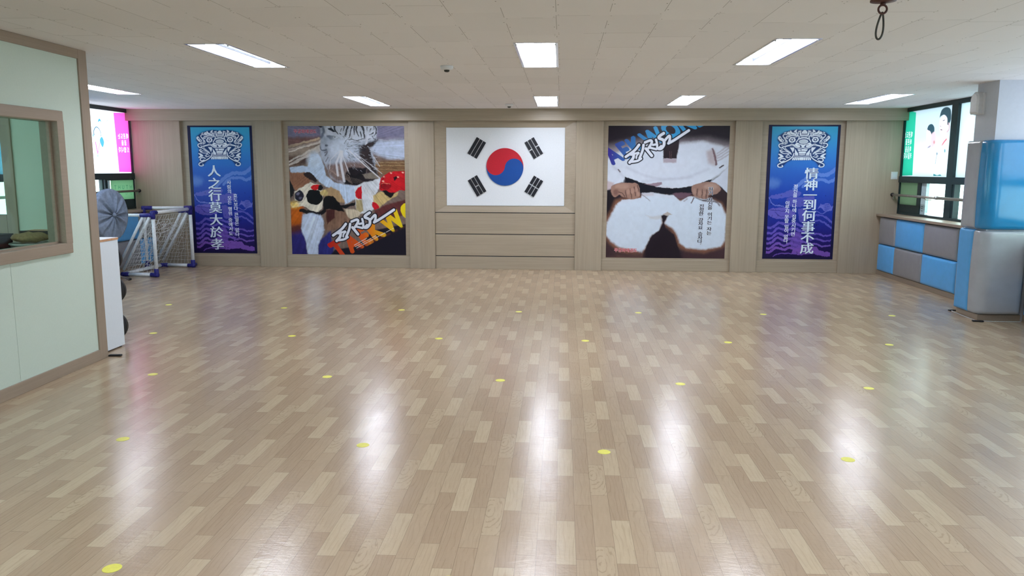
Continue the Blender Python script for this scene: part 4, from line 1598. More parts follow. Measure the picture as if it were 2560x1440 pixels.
for x, y in ((800, 140), (835, 150), (862, 130), (845, 215), (868, 240), (480, 130), (505, 112), (575, 150), (610, 190)):
    L_([(x, y), (x + rs.uniform(-14, 14), y + 26)], 8, (34, 36, 48), 3, 0.85, False, 3)
# fighter on the left
P([(110, 520), (265, 525), (320, 585), (270, 650), (180, 700), (135, 640)], (148, 102, 76), 20)
for k in range(14):
    L_([(130 + k * 13, 540 + k * 2), (165 + k * 9, 660 - k * 3)], 3.5, (98, 62, 48), 2, 0.5)
P([(105, 555), (165, 690), (150, 740), (110, 760)], (26, 20, 22), 10)
P([(120, 490), (230, 470), (280, 475), (320, 370), (380, 380), (420, 470), (440, 560), (520, 620), (600, 640), (700, 650), (915, 590), (920, 640), (860, 740), (690, 770), (610, 815), (580, 740), (470, 670), (400, 635), (350, 580), (250, 530), (130, 530)], (186, 203, 226), 12)
E_(340, 420, 60, 70, (200, 214, 232), 60, 0.9)
P([(240, 545), (290, 530), (340, 565), (356, 612), (300, 598), (262, 570)], (44, 30, 30), 8, 1, True)
P([(130, 800), (240, 820), (235, 960), (200, 1060), (120, 1090)], (186, 92, 20), 50)
P([(120, 1000), (240, 980), (260, 1060), (120, 1100)], (90, 44, 40), 50)
P([(110, 1080), (260, 1040), (300, 1270), (110, 1270)], (42, 38, 108), 60)
P([(370, 1150), (480, 1040), (520, 1260), (370, 1270)], (44, 46, 116), 24)
P([(430, 850), (650, 870), (660, 960), (520, 1040), (430, 1050)], (128, 98, 80), 16)
P([(440, 860), (520, 850), (520, 930), (450, 990)], (70, 36, 34), 14)
P([(600, 850), (760, 870), (700, 960), (640, 930)], (196, 182, 158), 16)
P([(415, 690), (480, 660), (560, 700), (610, 800), (540, 790), (430, 760)], (168, 138, 102), 14)
P([(415, 780), (440, 740), (500, 735), (560, 800), (605, 882), (470, 850), (415, 870)], (16, 13, 18), 8)
L_([(560, 825), (620, 832), (700, 800)], 24, (16, 13, 18), 4)
P([(165, 700), (220, 665), (300, 620), (380, 640), (412, 690), (415, 790), (405, 850), (365, 888), (320, 880), (270, 840), (240, 825), (140, 842), (128, 820), (140, 800), (235, 790), (170, 780)], (218, 210, 192), 8)
E_(160, 815, 46, 26, (246, 206, 90), 50, 0.8)
E_(206, 738, 38, 46, (36, 32, 46), 4)
E_(196, 722, 14, 12, (120, 116, 140), 10, 0.8)
E_(214, 755, 14, 10, (110, 104, 130), 10, 0.7)
E_(340, 749, 73, 66, (14, 13, 17), 3, 1, 20)
P([(310, 660), (330, 640), (380, 642), (388, 672), (345, 686), (318, 680)], (196, 26, 30), 4, 1, True)
P([(380, 645), (415, 662), (400, 688), (372, 690)], (22, 18, 22), 5, 1, True)
E_(425, 710, 34, 26, (190, 168, 110), 14)
L_([(222, 868), (300, 884), (380, 896), (425, 870)], 32, (24, 18, 22), 6)
P([(235, 905), (300, 890), (390, 905), (420, 960), (428, 1040), (400, 1115), (370, 1175), (376, 1260), (284, 1260), (268, 1150), (222, 1030)], (188, 201, 224), 16)
E_(330, 1010, 70, 90, (200, 212, 232), 70, 0.8)
# opponent on the right
P([(690, 660), (780, 620), (900, 590), (922, 650), (868, 730), (862, 850), (800, 900), (740, 895), (700, 840)], (204, 208, 214), 12)
P([(700, 770), (752, 775), (770, 870), (740, 890), (705, 850)], (168, 152, 112), 12)
P([(752, 652), (722, 664), (698, 706), (700, 740), (722, 764), (752, 772)], (186, 20, 34), 3)
for k in range(7):
    L_([(790 + k * 12, 660 + k * 8), (775 + k * 16, 720 + k * 10)], 4, (186, 168, 150), 5, 0.5)
P([(850, 740), (915, 700), (1000, 730), (1075, 700), (1060, 740), (960, 800), (905, 840), (860, 800)], (190, 166, 112), 12)
P([(850, 795), (880, 800), (905, 838), (868, 862), (846, 830)], (186, 20, 34), 4, 1, True)
P([(860, 870), (960, 820), (1140, 770), (1160, 900), (900, 960)], (92, 46, 46), 18)
P([(930, 690), (1060, 690), (1010, 760), (950, 725)], (22, 16, 22), 8)
P([(905, 640), (930, 580), (1000, 530), (1090, 520), (1160, 540), (1160, 680), (1080, 690), (1020, 715), (960, 690), (910, 690)], (188, 22, 32), 5, 1, True)
E_(965, 655, 46, 32, (140, 14, 26), 6)
L_([(920, 640), (950, 625), (1000, 640)], 4, (226, 120, 100), 3)
P([(1026, 580), (1050, 566), (1062, 585), (1040, 604)], (34, 14, 22), 4)
for x, y in ((950, 575), (940, 612), (1005, 538), (1068, 572), (1110, 535)):
    E_(x, y, 9, 6, (240, 180, 160), 6)
L_([(918, 680), (930, 610), (960, 570)], 5, (60, 10, 18), 4, 0.8)
# ragged photographic texture and zoom streaks out of the tiger's face
A.img = warp(A.img, 3, 36, 5)
h_, w_ = A.img.shape[:2]
c_ = A.m([(575, 320)])[0]
Yq, Xq = np.mgrid[0:h_, 0:w_]
ang_ = np.arctan2(Yq - c_[1], Xq - c_[0])
rad_ = np.hypot(Yq - c_[1], Xq - c_[0])
rs = np.random.RandomState(2)
tab = rs.uniform(-1, 1, 720)
tab = 0.6 * tab + 0.4 * np.roll(tab, 1)
st_ = tab[((ang_ + math.pi) / (2 * math.pi) * 719).astype(int)] * np.clip((rad_ - 50) / 120, 0, 1)
A.img *= (1 + 0.20 * st_ + 0.20 * fractal(h_, w_, 40, 9, 3))[..., None]
A.img[:] = np.clip(A.img, 0.004, 0.9)
for pts, w_ in (([(560, 340), (480, 420), (470, 500)], 5), ([(570, 350), (530, 450), (545, 560)], 18), ([(580, 350), (570, 450), (600, 610)], 22), ([(570, 340), (635, 522)], 7),
                ([(640, 340), (780, 470), (912, 585)], 9), ([(690, 360), (850, 480), (930, 545)], 4), ([(700, 370), (830, 500)], 3), ([(860, 400), (910, 480)], 4)):
    L_(pts, w_, (216, 216, 222), 6, 0.85, False)
# dark lower right and lettering
P([(470, 1270), (520, 1210), (700, 1180), (860, 1040), (1160, 980), (1160, 1290), (470, 1290)], (27, 25, 38), 14)


def fire(X, Y):
    t_ = np.clip((X - 0.30) / 0.66, 0, 1)[..., None]
    c0, c1, c2 = lin((178, 16, 26)), lin((214, 92, 28)), lin((232, 208, 30))
    return np.where(t_ < .5, c0 + (c1 - c0) * t_ * 2, c1 + (c2 - c1) * (t_ * 2 - 1))


slant_word(A, 'TAEKWON', (548, 1296), (0.885, -0.465), (-0.60, -0.80), 168, 225, 0.06, fire)
for k in range(7):
    L_([(720 + k * 62, 1205 - k * 30), (750 + k * 62, 1190 - k * 30)], 16, (110 - k * 3, 24 + k * 6, 36), 10, 0.5)
brush(A, lambda p: (500 + .4187 * (p[0] - 430), 1085 + .4187 * (p[1] - 665)), .4187)
for (xa, ya, xb, yb) in ((690, 1170, 800, 1108), (698, 1184, 880, 1086), (710, 1196, 1035, 1020)):
    n = 26 if xb < 1000 else 44
    for k in range(n):
        if k % 7 == 6:
            continue
        f0, f1 = k / n, (k + .62) / n
        L_([(xa + (xb - xa) * f0, ya + (yb - ya) * f0), (xa + (xb - xa) * f1, ya + (yb - ya) * f1)], 5, (226, 220, 220), 0, 0.8, False)
tx = []
for i, ch in enumerate('무궁화태권도'):
    X_ = 170 + i * 34
    tx.append(char_at(A, ch, X_, 170, 37, (214, 190, 200), 0.05, 0.0004))
    tx.append(char_at(A, ch, X_, 170, 37, (190, 36, 60), (0.016, 0.010), 0.0014))
YP = REC - 0.004
o = print_mesh('poster', A.img, (-4.102, YP, 2.116), (1.759, 0, 0), (0, 0, -1.921), (0, -1, 0), tx, 'print')
tag(o, 'large taekwondo poster with a white tiger head above two sparring fighters', 'poster')
tiger = o

# ---- right large poster: fists on a black belt (frame: detail 1480,280 scale 3.429)
A = Art(440, 480, [(1521.7, 315.6), (1827, 314.1), (1810.4, 645.1), (1514.4, 644)], (38, 31, 40))
A.frame = (1480, 280, 3.429)
P, L_, E_ = A.poly, A.line, A.ell
P([(100, 320), (300, 270), (480, 240), (700, 260), (1000, 240), (1230, 290), (1230, 470), (100, 470)], (150, 140, 148), 120)
P([(100, 420), (260, 330), (460, 280), (620, 300), (760, 270), (960, 250), (1230, 320), (1180, 470), (1090, 545), (1010, 590), (880, 630), (740, 652), (620, 642), (500, 628), (400, 600), (285, 556), (270, 600), (180, 625), (90, 610)], (206, 213, 226), 40)
P([(120, 520), (300, 480), (600, 560), (900, 560), (1090, 500), (1010, 590), (880, 630), (740, 652), (620, 642), (500, 628), (400, 600), (285, 556), (270, 600), (180, 625), (90, 610)], (208, 215, 228), 8)
P([(600, 120), (760, 120), (748, 300), (728, 402), (614, 402), (610, 300)], (38, 27, 34), 10)
P([(612, 402), (728, 402), (722, 436), (614, 436)], (168, 156, 166), 14)
for x in (668, 682):
    L_([(x, 340), (x + 2, 400)], 4, (110, 80, 84), 4, 0.7)
P([(985, 340), (1040, 310), (1075, 380), (1060, 460), (1000, 440)], (182, 172, 178), 40)
L_([(1035, 315), (1055, 370), (1070, 450)], 12, (116, 92, 98), 8, 1, True, 20)
for k in range(4):
    L_([(1080, 420 - k * 22), (1180, 360 - k * 26)], 8, (150, 132, 140), 12, 0.7)
L_([(1095, 478), (1130, 455)], 10, (60, 40, 46), 6)
for pts in ([(300, 480), (500, 560), (760, 570), (1000, 490)], [(180, 470), (230, 510), (270, 560)], [(440, 600), (620, 580), (860, 560)]):
    L_(pts, 14, (180, 184, 200), 26, 0.6)
L_([(225, 495), (240, 520)], 8, (90, 76, 84), 6)
# belt, gaps and knot
P([(280, 556), (400, 603), (500, 630), (620, 645), (740, 655), (880, 632), (1030, 575), (1000, 620), (880, 650), (850, 700), (690, 725), (580, 705), (470, 700), (400, 690), (300, 640)], (21, 20, 31), 5)
P([(880, 625), (1015, 580), (990, 605), (900, 640)], (21, 20, 31), 5)
P([(450, 622), (600, 602), (606, 622), (560, 640)], (150, 128, 140), 8)
P([(545, 640), (600, 630), (660, 640), (720, 650), (690, 656), (600, 650)], (206, 208, 220), 6)
P([(100, 660), (190, 700), (225, 740), (215, 830), (150, 930), (100, 960)], (28, 22, 29), 12)
P([(1090, 640), (1170, 680), (1170, 910), (1125, 860), (1110, 790), (1050, 740)], (46, 30, 34), 12)
P([(1010, 600), (1080, 560), (1180, 460), (1170, 700), (1110, 640), (1060, 610)], (198, 205, 220), 10)
P([(100, 590), (190, 610), (170, 660), (110, 680)], (190, 176, 182), 20)
# trousers
P([(205, 770), (300, 745), (520, 720), (650, 740), (640, 870), (600, 940), (585, 1010), (520, 1060), (480, 1140), (430, 1230), (330, 1210), (230, 1190), (150, 1130), (105, 1060), (120, 930), (175, 850)], (128, 88, 70), 50, 1, False, 10)
P([(640, 730), (760, 760), (870, 730), (1010, 745), (1110, 790), (1160, 890), (1150, 1110), (1110, 1170), (960, 1210), (800, 1190), (740, 1140), (715, 1060), (670, 990), (610, 950), (640, 890)], (128, 88, 70), 50, 1, False, 10)
P([(215, 790), (260, 757), (420, 742), (430, 700), (520, 692), (640, 712), (700, 712), (760, 765), (830, 722), (1000, 745), (1100, 785), (1000, 900), (650, 880), (560, 900), (300, 900)], (206, 214, 228), 12)
P([(205, 800), (420, 742), (520, 720), (650, 740), (640, 868), (592, 888), (598, 950), (578, 1015), (505, 1065), (468, 1145), (428, 1205), (330, 1180), (230, 1160), (155, 1105), (112, 1050), (130, 950), (182, 850)], (205, 217, 232), 26)
P([(640, 740), (760, 765), (870, 730), (1010, 745), (1108, 790), (1152, 890), (1140, 1090), (1105, 1150), (960, 1175), (805, 1165), (750, 1120), (728, 1050), (690, 995), (622, 955), (645, 892)], (205, 217, 232), 26)
P([(690, 700), (780, 690), (860, 700), (800, 740), (740, 745)], (104, 78, 92), 14)
P([(590, 886), (660, 880), (618, 950), (632, 1000), (705, 1050), (745, 1180), (790, 1270), (425, 1270), (468, 1140), (512, 1060), (580, 1010), (606, 950)], (30, 20, 30), 14)
P([(460, 885), (520, 900), (590, 882), (600, 920), (510, 920)], (190, 188, 190), 20, 0.6)
P([(605, 880), (650, 858), (690, 880), (640, 892)], (176, 168, 164), 8)
P([(80, 1180), (300, 1225), (440, 1200), (440, 1290), (80, 1290)], (84, 60, 58), 60)
P([(770, 1190), (960, 1210), (1170, 1150), (1170, 1290), (780, 1290)], (66, 44, 50), 60)
P([(90, 1080), (150, 1130), (200, 1230), (90, 1280)], (62, 44, 48), 60)
L_([(412, 700), (450, 725), (500, 765)], 9, (104, 84, 88), 8, 0.9, True, 3)
L_([(440, 708), (470, 712), (520, 705)], 16, (186, 170, 178), 20, 0.6)
L_([(876, 735), (852, 778)], 9, (92, 70, 76), 7)
L_([(950, 760), (1060, 770), (1095, 800)], 12, (70, 40, 44), 10, 0.8)
L_([(820, 745), (790, 765)], 8, (120, 96, 104), 10, 0.7)
# hands
P([(160, 660), (185, 630), (235, 612), (330, 612), (385, 615), (408, 650), (412, 690), (405, 728), (352, 750), (300, 738), (258, 732), (232, 712), (200, 735), (172, 715)], (152, 118, 104), 8, 1, True)
E_(260, 640, 60, 24, (174, 140, 124), 26, 0.8)
E_(205, 690, 22, 26, (116, 84, 76), 22, 0.8)
for pts in ([(288, 676), (298, 735)], [(328, 664), (342, 742)], [(362, 648), (376, 722)], [(392, 630), (404, 690)], [(230, 690), (262, 700), (285, 735)]):
    L_(pts, 6, (62, 40, 42), 6, 0.9)
for x, y in ((312, 690), (348, 680), (380, 668), (398, 705)):
    E_(x, y, 12, 22, (178, 142, 126), 14, 0.6)
P([(860, 640), (900, 615), (1000, 598), (1070, 612), (1108, 660), (1070, 700), (1010, 718), (985, 745), (930, 742), (885, 725), (858, 690)], (150, 118, 106), 8, 1, True)
E_(1020, 640, 60, 26, (176, 146, 132), 30, 0.8)
for pts in ([(908, 660), (898, 718)], [(948, 662), (944, 738)], [(988, 668), (978, 742)], [(1010, 700), (1000, 735)]):
    L_(pts, 6, (62, 40, 42), 6, 0.9)
for x, y in ((882, 680), (926, 695), (964, 700)):
    E_(x, y, 13, 24, (172, 138, 122), 14, 0.6)
L_([(890, 735), (960, 756), (1050, 730)], 9, (56, 34, 38), 8, 0.8)


A.img = warp(A.img, 1.8, 44, 15)
A.img *= (1 + 0.05 * fractal(A.h, A.w, 34, 19, 3))[..., None]


def sea(X, Y):
    t_ = np.clip(X / 0.40, 0, 1)[..., None]
    c0, c1 = lin((56, 40, 140)), lin((52, 150, 205))
    return c0 + (c1 - c0) * t_


def fz(p):
    return ((1510 + p[0] / 8 - 1480) * 3.429, (310 + p[1] / 8 - 280) * 3.429)


slant_word(A, 'TAEKWONDO', (62, 505), (0.915, -0.405), (-0.64, -0.77), 162, 215, 0.055, sea)
brush(A, fz, 3.429 / 8)
tx = []
for i, ch in enumerate('무궁화태권도'):
    X_ = 206 + i * 33
    tx.append(char_at(A, ch, X_, 1186, 37, (232, 210, 214), 0.05, 0.0004))
    tx.append(char_at(A, ch, X_, 1186, 37, (196, 36, 56), (0.016, 0.010), 0.0014))
for s_, p0, p1 in (('자기 자신을 이기는 자는', (1020, 660), (1002, 1036)), ('진정한 강자요 승자다.', (940, 806), (922, 1140))):
    tx += column(A, s_, p0, p1, 36, (224, 230, 238), 0.07, 0.0004, 0.6, 1.3)
    tx += column(A, s_, p0, p1, 36, (20, 24, 52), (0.025, 0.012), 0.0014, 0.6, 1.3)
o = print_mesh('poster', A.img, (0.668, YP, 2.12), (1.745, 0, 0), (0, 0, -1.927), (0, -1, 0), tx, 'print')
tag(o, 'large taekwondo poster of two fists pulling a black belt on white uniform', 'poster')

# ---- narrow blue banners with a carved mask (frame: detail 420,280 scale 3.6)
A = Art(300, 620, [(466.4, 313.3), (628.3, 314.7), (643, 633.3), (485.8, 631.4)], (26, 22, 62))
A.frame = (420, 280, 3.6)
hgt = A.h
Y = np.linspace(0, 1, hgt)
stops = [0, .04, .20, .34, .52, .66, .80, .92, 1.0]
cols = [lin(c) for c in ((66, 172, 208), (60, 164, 208), (52, 132, 206), (44, 100, 192), (28, 62, 168), (24, 44, 148), (34, 30, 120), (32, 20, 84), (28, 14, 66))]
grad = np.stack([np.interp(Y, stops, [c[i] for c in cols]) for i in range(3)], -1)[:, None, :].repeat(A.w, 1)
inx = int(A.w * 0.052)
bd = A.img.copy()
A.img = grad.copy()
L_, P, E_ = A.line, A.poly, A.ell
L_([(430, 668), (520, 585), (600, 550), (660, 555), (700, 540), (745, 500)], 30, (104, 138, 216), 2, 0.75)
L_([(500, 650), (560, 600), (650, 595), (700, 615), (745, 590)], 26, (104, 138, 216), 2, 0.75)
E_(250, 620, 60, 40, (110, 150, 216), 60, 0.5)


def wave(pts, w_, c, a=0.85):
    L_(pts, w_, c, 2, a)


# swimming dragon body and waves
P([(235, 740), (300, 715), (360, 700), (380, 690), (420, 680), (490, 700), (470, 740), (400, 740), (300, 755)], (96, 100, 190), 3, 0.75, True)
P([(380, 750), (480, 745), (590, 735), (600, 790), (560, 800), (520, 820), (400, 815)], (92, 92, 184), 3, 0.8, True)
P([(240, 850), (330, 830), (420, 845), (460, 890), (400, 925), (330, 925), (250, 900)], (104, 96, 190), 3, 0.85, True)
P([(480, 840), (540, 850), (570, 900), (560, 950), (510, 955), (490, 900)], (92, 88, 180), 3, 0.8, True)
for pts in ([(250, 770), (270, 800), (340, 815), (420, 830)], [(260, 850), (320, 858), (400, 862)], [(300, 870), (350, 905), (420, 900)]):
    L_(pts, 5, (40, 40, 130), 2, 0.9)
wave([(235, 745), (260, 790), (300, 810), (360, 820)], 9, (110, 122, 204))
for k in range(6):
    wave([(640 + k * 4, 840 - k * 8), (700, 800 + k * 12), (750, 825 + k * 6)], 8, (104, 108, 196))
wave([(600, 850), (680, 880), (740, 850), (760, 820)], 7, (110, 116, 200))
for y, dy, c in ((990, 0, (92, 84, 184)), (1035, 6, (98, 84, 186)), (1080, 10, (104, 84, 184)), (1120, 8, (112, 86, 184)), (1165, 12, (118, 86, 182)), (1200, 6, (122, 84, 178))):
    wave([(238, y + 5 + dy), (290, y + 12), (340, y - 30), (400, y - 12), (460, y - 28), (520, y - 5), (600, y + 12)], 21, c, 0.95)
for y, c in ((905, (92, 92, 190)), (950, (92, 92, 190)), (1060, (104, 86, 186)), (1105, (108, 86, 186)), (1150, (116, 88, 184))):
    wave([(600, y), (660, y - 8), (710, y + 12), (775, y + (60 if y < 1000 else 5))], 15, c)
P([(470, 1200), (520, 1160), (600, 1160), (660, 1170), (700, 1200), (778, 1215), (776, 1246), (700, 1240), (640, 1225), (560, 1232), (480, 1226)], (124, 84, 180), 3, 0.9, True)
P([(480, 1040), (530, 1060), (540, 1160), (470, 1180), (450, 1110)], (110, 80, 178), 6, 0.7, True)
wave([(320, 1250), (360, 1225), (440, 1220), (520, 1222)], 10, (112, 80, 176))
A.img = warp(A.img, 4, 34, 25)
fl_ = fractal(A.h, A.w, 46, 27, 3)
A.img *= np.where((fl_ > 0.62) & (np.linspace(0, 1, A.h)[:, None] > 0.5), 0.6, 1.0)[..., None]
# keep the plain border clean
bm_ = np.ones((A.h, A.w), bool)
bm_[int(hgt * .014):int(hgt * .985), inx:A.w - int(A.w * 0.040)] = False
A.img[bm_] = bd[bm_]
# mask: drawn on the left half and mirrored (frame: detail 470,310 scale 11.08)
A.frame = (470, 310, 11.08)
WH = (226, 234, 244)
DK = (28, 52, 104)
MX = 870


def both(fn, pts, *a, **k):
    fn(pts, *a, **k)
    fn([(2 * MX - x, y) for x, y in pts], *a, **k)


sil = [(870, 190), (680, 170), (520, 190), (360, 240), (230, 340), (220, 440), (280, 520), (255, 580), (300, 700), (280, 810), (290, 940), (330, 1010), (280, 1090), (320, 1165), (430, 1160), (440, 1110), (520, 1020), (640, 960), (870, 975)]
sil = sil + [(2 * MX - x, y) for x, y in sil[::-1]]
P(sil, (30, 70, 140), 60, 0.65, False, 16)
P(sil, DK, 6, 0.92)
both(P, [(850, 185), (800, 235), (800, 268), (870, 268), (870, 185)], WH, 4)
both(L_, [(800, 290), (870, 288)], 18, WH, 3)
both(P, [(760, 350), (800, 318), (870, 316), (870, 345), (800, 352)], WH, 4)
both(P, [(748, 440), (760, 395), (810, 372), (870, 368), (870, 402), (800, 412)], WH, 4)
both(P, [(595, 240), (618, 195), (675, 160), (665, 245)], WH, 4)
both(P, [(505, 262), (500, 210), (520, 188), (560, 240), (638, 268), (635, 310), (565, 302)], WH, 4)
both(P, [(422, 255), (468, 220), (492, 225), (515, 285), (570, 318), (452, 302)], WH, 4)
both(P, [(348, 270), (378, 240), (420, 235), (398, 264)], WH, 4)
for pts, w_ in (([(668, 252), (652, 312)], 32), ([(712, 252), (704, 314)], 30), ([(764, 254), (774, 312)], 36), ([(716, 218), (775, 204)], 22), ([(740, 228), (780, 226)], 12)):
    both(L_, pts, w_, WH, 3)
both(L_, [(442, 400), (442, 345), (560, 330), (700, 332), (742, 350), (738, 410), (690, 498)], 24, WH, 3)
both(L_, [(468, 412), (484, 362), (590, 378), (700, 358)], 16, WH, 3)
both(P, [(500, 405), (700, 385), (700, 430), (640, 400), (530, 400)], DK, 3)
for x in (582, 2 * MX - 582):
    E_(x, 442, 86, 72, WH, 3)
    E_(x, 440, 48, 42, DK, 3)
    E_(x, 438, 24, 22, WH, 3)
E_(MX, 488, 116, 60, WH, 3)
E_(MX, 488, 106, 50, (192, 202, 216), 6)
both(P, [(662, 570), (690, 525), (735, 518), (780, 548), (870, 572), (870, 630), (838, 628), (818, 588), (788, 585), (800, 622), (755, 638), (690, 612)], WH, 4, 1, True)
both(L_, [(735, 570), (790, 578), (812, 600)], 12, DK, 3)
both(L_, [(432, 300), (390, 290), (348, 312), (350, 350), (388, 385), (436, 392)], 22, WH, 3)
both(P, [(225, 400), (238, 350), (276, 340), (272, 400), (322, 440), (330, 478), (282, 470)], WH, 4, 1, True)
for pts, w_ in (([(275, 350), (332, 430), (368, 450), (352, 488), (300, 478)], 18), ([(365, 380), (420, 460), (402, 508), (342, 512)], 15), ([(415, 415), (448, 490), (404, 546)], 15), ([(450, 450), (470, 520), (412, 560)], 13),
                ([(375, 545), (312, 540), (266, 572), (290, 630), (342, 655)], 26), ([(330, 585), (372, 596)], 12),
                ([(660, 578), (580, 555), (540, 575), (440, 602), (372, 628), (372, 652), (600, 815)], 22), ([(640, 602), (580, 592), (424, 640), (588, 780)], 13),
                ([(640, 592), (700, 640), (780, 662), (870, 646)], 21), ([(680, 862), (780, 872), (870, 866)], 14), ([(678, 892), (780, 905), (870, 900)], 12),
                ([(470, 952), (420, 930), (352, 942), (330, 985), (370, 1020), (440, 995)], 26), ([(592, 880), (530, 900), (490, 868), (520, 828), (555, 850)], 18),
                ([(382, 750), (330, 745), (310, 718), (362, 700)], 24), ([(338, 770), (420, 800), (540, 802)], 20), ([(392, 738), (520, 762)], 13), ([(460, 860), (480, 900), (520, 920)], 10)):
    both(L_, pts, w_, WH, 3)
for k, x in enumerate((660, 705, 750, 794, 835)):
    both(L_, [(x + 6, 922), (x - 8 + k * 2, 962)], 34, WH, 3)
L_([(MX, 922), (MX, 966)], 30, WH, 3)
both(P, [(545, 640), (652, 640), (660, 700), (632, 780), (604, 725)], WH, 4)
both(P, [(740, 688), (824, 688), (824, 736), (764, 736)], WH, 3)
P([(838, 682), (930, 682), (926, 732), (840, 732)], WH, 3)
both(P, [(772, 752), (870, 746), (870, 806), (790, 806)], WH, 3)
both(P, [(792, 820), (870, 818), (870, 842), (795, 842)], WH, 3)
both(P, [(678, 678), (722, 740), (768, 800), (776, 852), (690, 842)], WH, 4)
both(P, [(275, 810), (352, 818), (418, 882), (382, 905), (322, 930), (290, 942), (290, 902), (332, 872)], WH, 4, 1, True)
both(L_, [(662, 800), (640, 885), (560, 962), (450, 1022), (340, 1064), (296, 1105), (316, 1150), (370, 1160), (420, 1142), (404, 1112)], 26, WH, 3, 1, True, 24)
base_img = A.img.copy()


def banner(chars, cpos, csize, cols_, rect, label, frame, quad):
    """finish one banner: shadowed large characters, two columns of small ones"""
    A.img = base_img.copy()
    tx = []
    A.frame = frame
    keep = A.Hm
    A.Hm = homog(quad, [(0, 0), (A.w - 1, 0), (A.w - 1, A.h - 1), (0, A.h - 1)])
    for ch, (x, y) in zip(chars, cpos):
        vs, fs = gbox(ch, (0.03, 0.012))
        c = A.m([(x + 3, y + 4)])[0]
        pts = np.c_[vs[:, 0], -vs[:, 1]] * A.u(csize) + c
        A.tris(pts, fs, lambda X, Y: np.broadcast_to(lin((22, 40, 96)), X.shape + (3,)))
        tx.append(char_at(A, ch, x, y, csize, (224, 236, 248), (0.026, 0.004), 0.0008, 1.08))
    for s_, p0, p1, sz in cols_:
        tx += column(A, s_, p0, p1, sz, (228, 234, 246), (0.022, 0.008), 0.0008)
    A.Hm = keep
    x0, x1, zt_, zb_ = rect
    o = print_mesh('banner', A.img, (x0, YP, zt_), (x1 - x0, 0, 0), (0, 0, zb_ - zt_), (0, -1, 0), tx, 'print')
    return tag(o, label, 'banner', 'tall blue banners')


banner('人之行莫大於孝', [(413, 530), (417, 642), (421, 750), (426, 858), (433, 968), (438, 1078), (444, 1186)], 112,
       [('사람의 모든 행위 중에서도', (547, 635), (566, 1092), 42), ('효도보다 큰일은 없다.', (604, 752), (628, 1138), 42)],
       (-5.645, -4.650, 2.122, 0.197), 'tall blue banner at the left with a white mask and seven large characters', (420, 280, 3.6),
       [(466.4, 313.3), (628.3, 314.7), (643, 633.3), (485.8, 631.4)])
banner('情神一到何事不成', [(562, 542), (555, 638), (550, 722), (545, 803), (539, 895), (533, 988), (527, 1080), (521, 1170)], 98,
       [('정신을 하나에 집중시키면', (430, 652), (406, 1050), 38), ('이루지 못할 일이 없다.', (361, 790), (345, 1140), 38)],
       (2.962, 3.975, 2.134, 0.198), 'tall blue banner at the right with a white mask and eight large characters', (1860, 270, 3.35),
       [(1923.6, 312.7), (2100.3, 312.4), (2079.4, 646.7), (1904.2, 646.1)])

# ---- printed window films
# right: green strip with mirrored writing and two children in uniform (frame: detail 2230,230 scale 6.26)
A = Art(560, 440, [(2263.5, 280), (2384, 262), (2371, 442.5), (2247.5, 440)], (214, 240, 240))
A.frame = (2230, 230, 6.26)
P, L_, E_ = A.poly, A.line, A.ell
P([(300, 250), (1000, 180), (1000, 650), (330, 800)], (196, 214, 218), 120)
P([(150, 260), (362, 310), (288, 1300), (60, 1310)], (44, 178, 140), 4)
P([(520, 640), (545, 560), (610, 555), (650, 640), (670, 740), (650, 830), (600, 850), (530, 850)], (222, 206, 208), 14, 1, True)
P([(535, 570), (560, 505), (610, 490), (645, 540), (640, 620), (610, 660), (580, 600)], (52, 78, 86), 8, 1, True)
P([(600, 660), (650, 610), (672, 690), (650, 800), (600, 850)], (216, 186, 186), 16, 1, True)
E_(642, 770, 14, 26, (198, 140, 140), 16)
P([(735, 420), (800, 350), (865, 370), (870, 500), (850, 600), (820, 700), (780, 750), (735, 620), (720, 500)], (224, 214, 214), 10, 1, True)
P([(728, 390), (760, 280), (830, 236), (895, 270), (905, 400), (880, 480), (850, 500), (845, 400), (800, 350), (750, 370)], (58, 78, 84), 8, 1, True)
L_([(870, 480), (880, 560), (845, 610)], 14, (200, 160, 160), 10)
L_([(780, 440), (805, 430)], 6, (80, 80, 90), 4)
L_([(745, 575), (765, 580)], 8, (110, 80, 90), 5)
L_([(735, 520), (750, 525)], 5, (150, 130, 140), 5)
L_([(835, 725), (790, 780), (752, 855)], 16, (206, 110, 120), 5)
L_([(830, 690), (775, 745)], 20, (206, 180, 176), 14, 0.8)
L_([(520, 900), (540, 860), (580, 830)], 14, (110, 110, 130), 10, 0.8)
P([(515, 860), (580, 870), (610, 1110), (400, 1110), (430, 960)], (226, 246, 246), 20)
P([(640, 900), (720, 860), (860, 760), (900, 1100), (620, 1100)], (228, 248, 248), 20)
L_([(690, 940), (660, 1110)], 7, (120, 130, 140), 6)
E_(688, 950, 10, 22, (110, 130, 140), 10)
E_(812, 905, 12, 30, (110, 150, 156), 8)
L_([(425, 780), (420, 900), (400, 1040)], 22, (208, 208, 220), 20, 0.8)
P([(630, 1275), (690, 1300), (740, 1285), (765, 1310), (630, 1310)], (50, 130, 130), 6)
P([(80, 1310), (990, 1330), (990, 1350), (80, 1330)], (250, 252, 252), 2)
tx = []
for row, (s_, cx_, cy_) in enumerate((('태권도는', 238, 650), ('바른품', 236, 765), ('마음을', 226, 880), ('키웁니다', 216, 985))):
    for i, ch in enumerate(s_):
        w_ = 33
        tx.append(char_at(A, ch, cx_ + (len(s_) - 1) * w_ / 2 - i * w_, cy_, 64, (236, 252, 248), (0.02, 0.012), 0.0008, 0.50, True))
o = print_mesh('window_banner', A.img, (XR + 0.018, 11.68, 2.30), (0, -1.395, 0), (0, 0, -0.89), (-1, 0, 0), paint_text(A, tx), 'film_art')
tag(o, 'backlit window banner with a green strip and two children in white uniforms', 'banner', 'printed films on the windows')
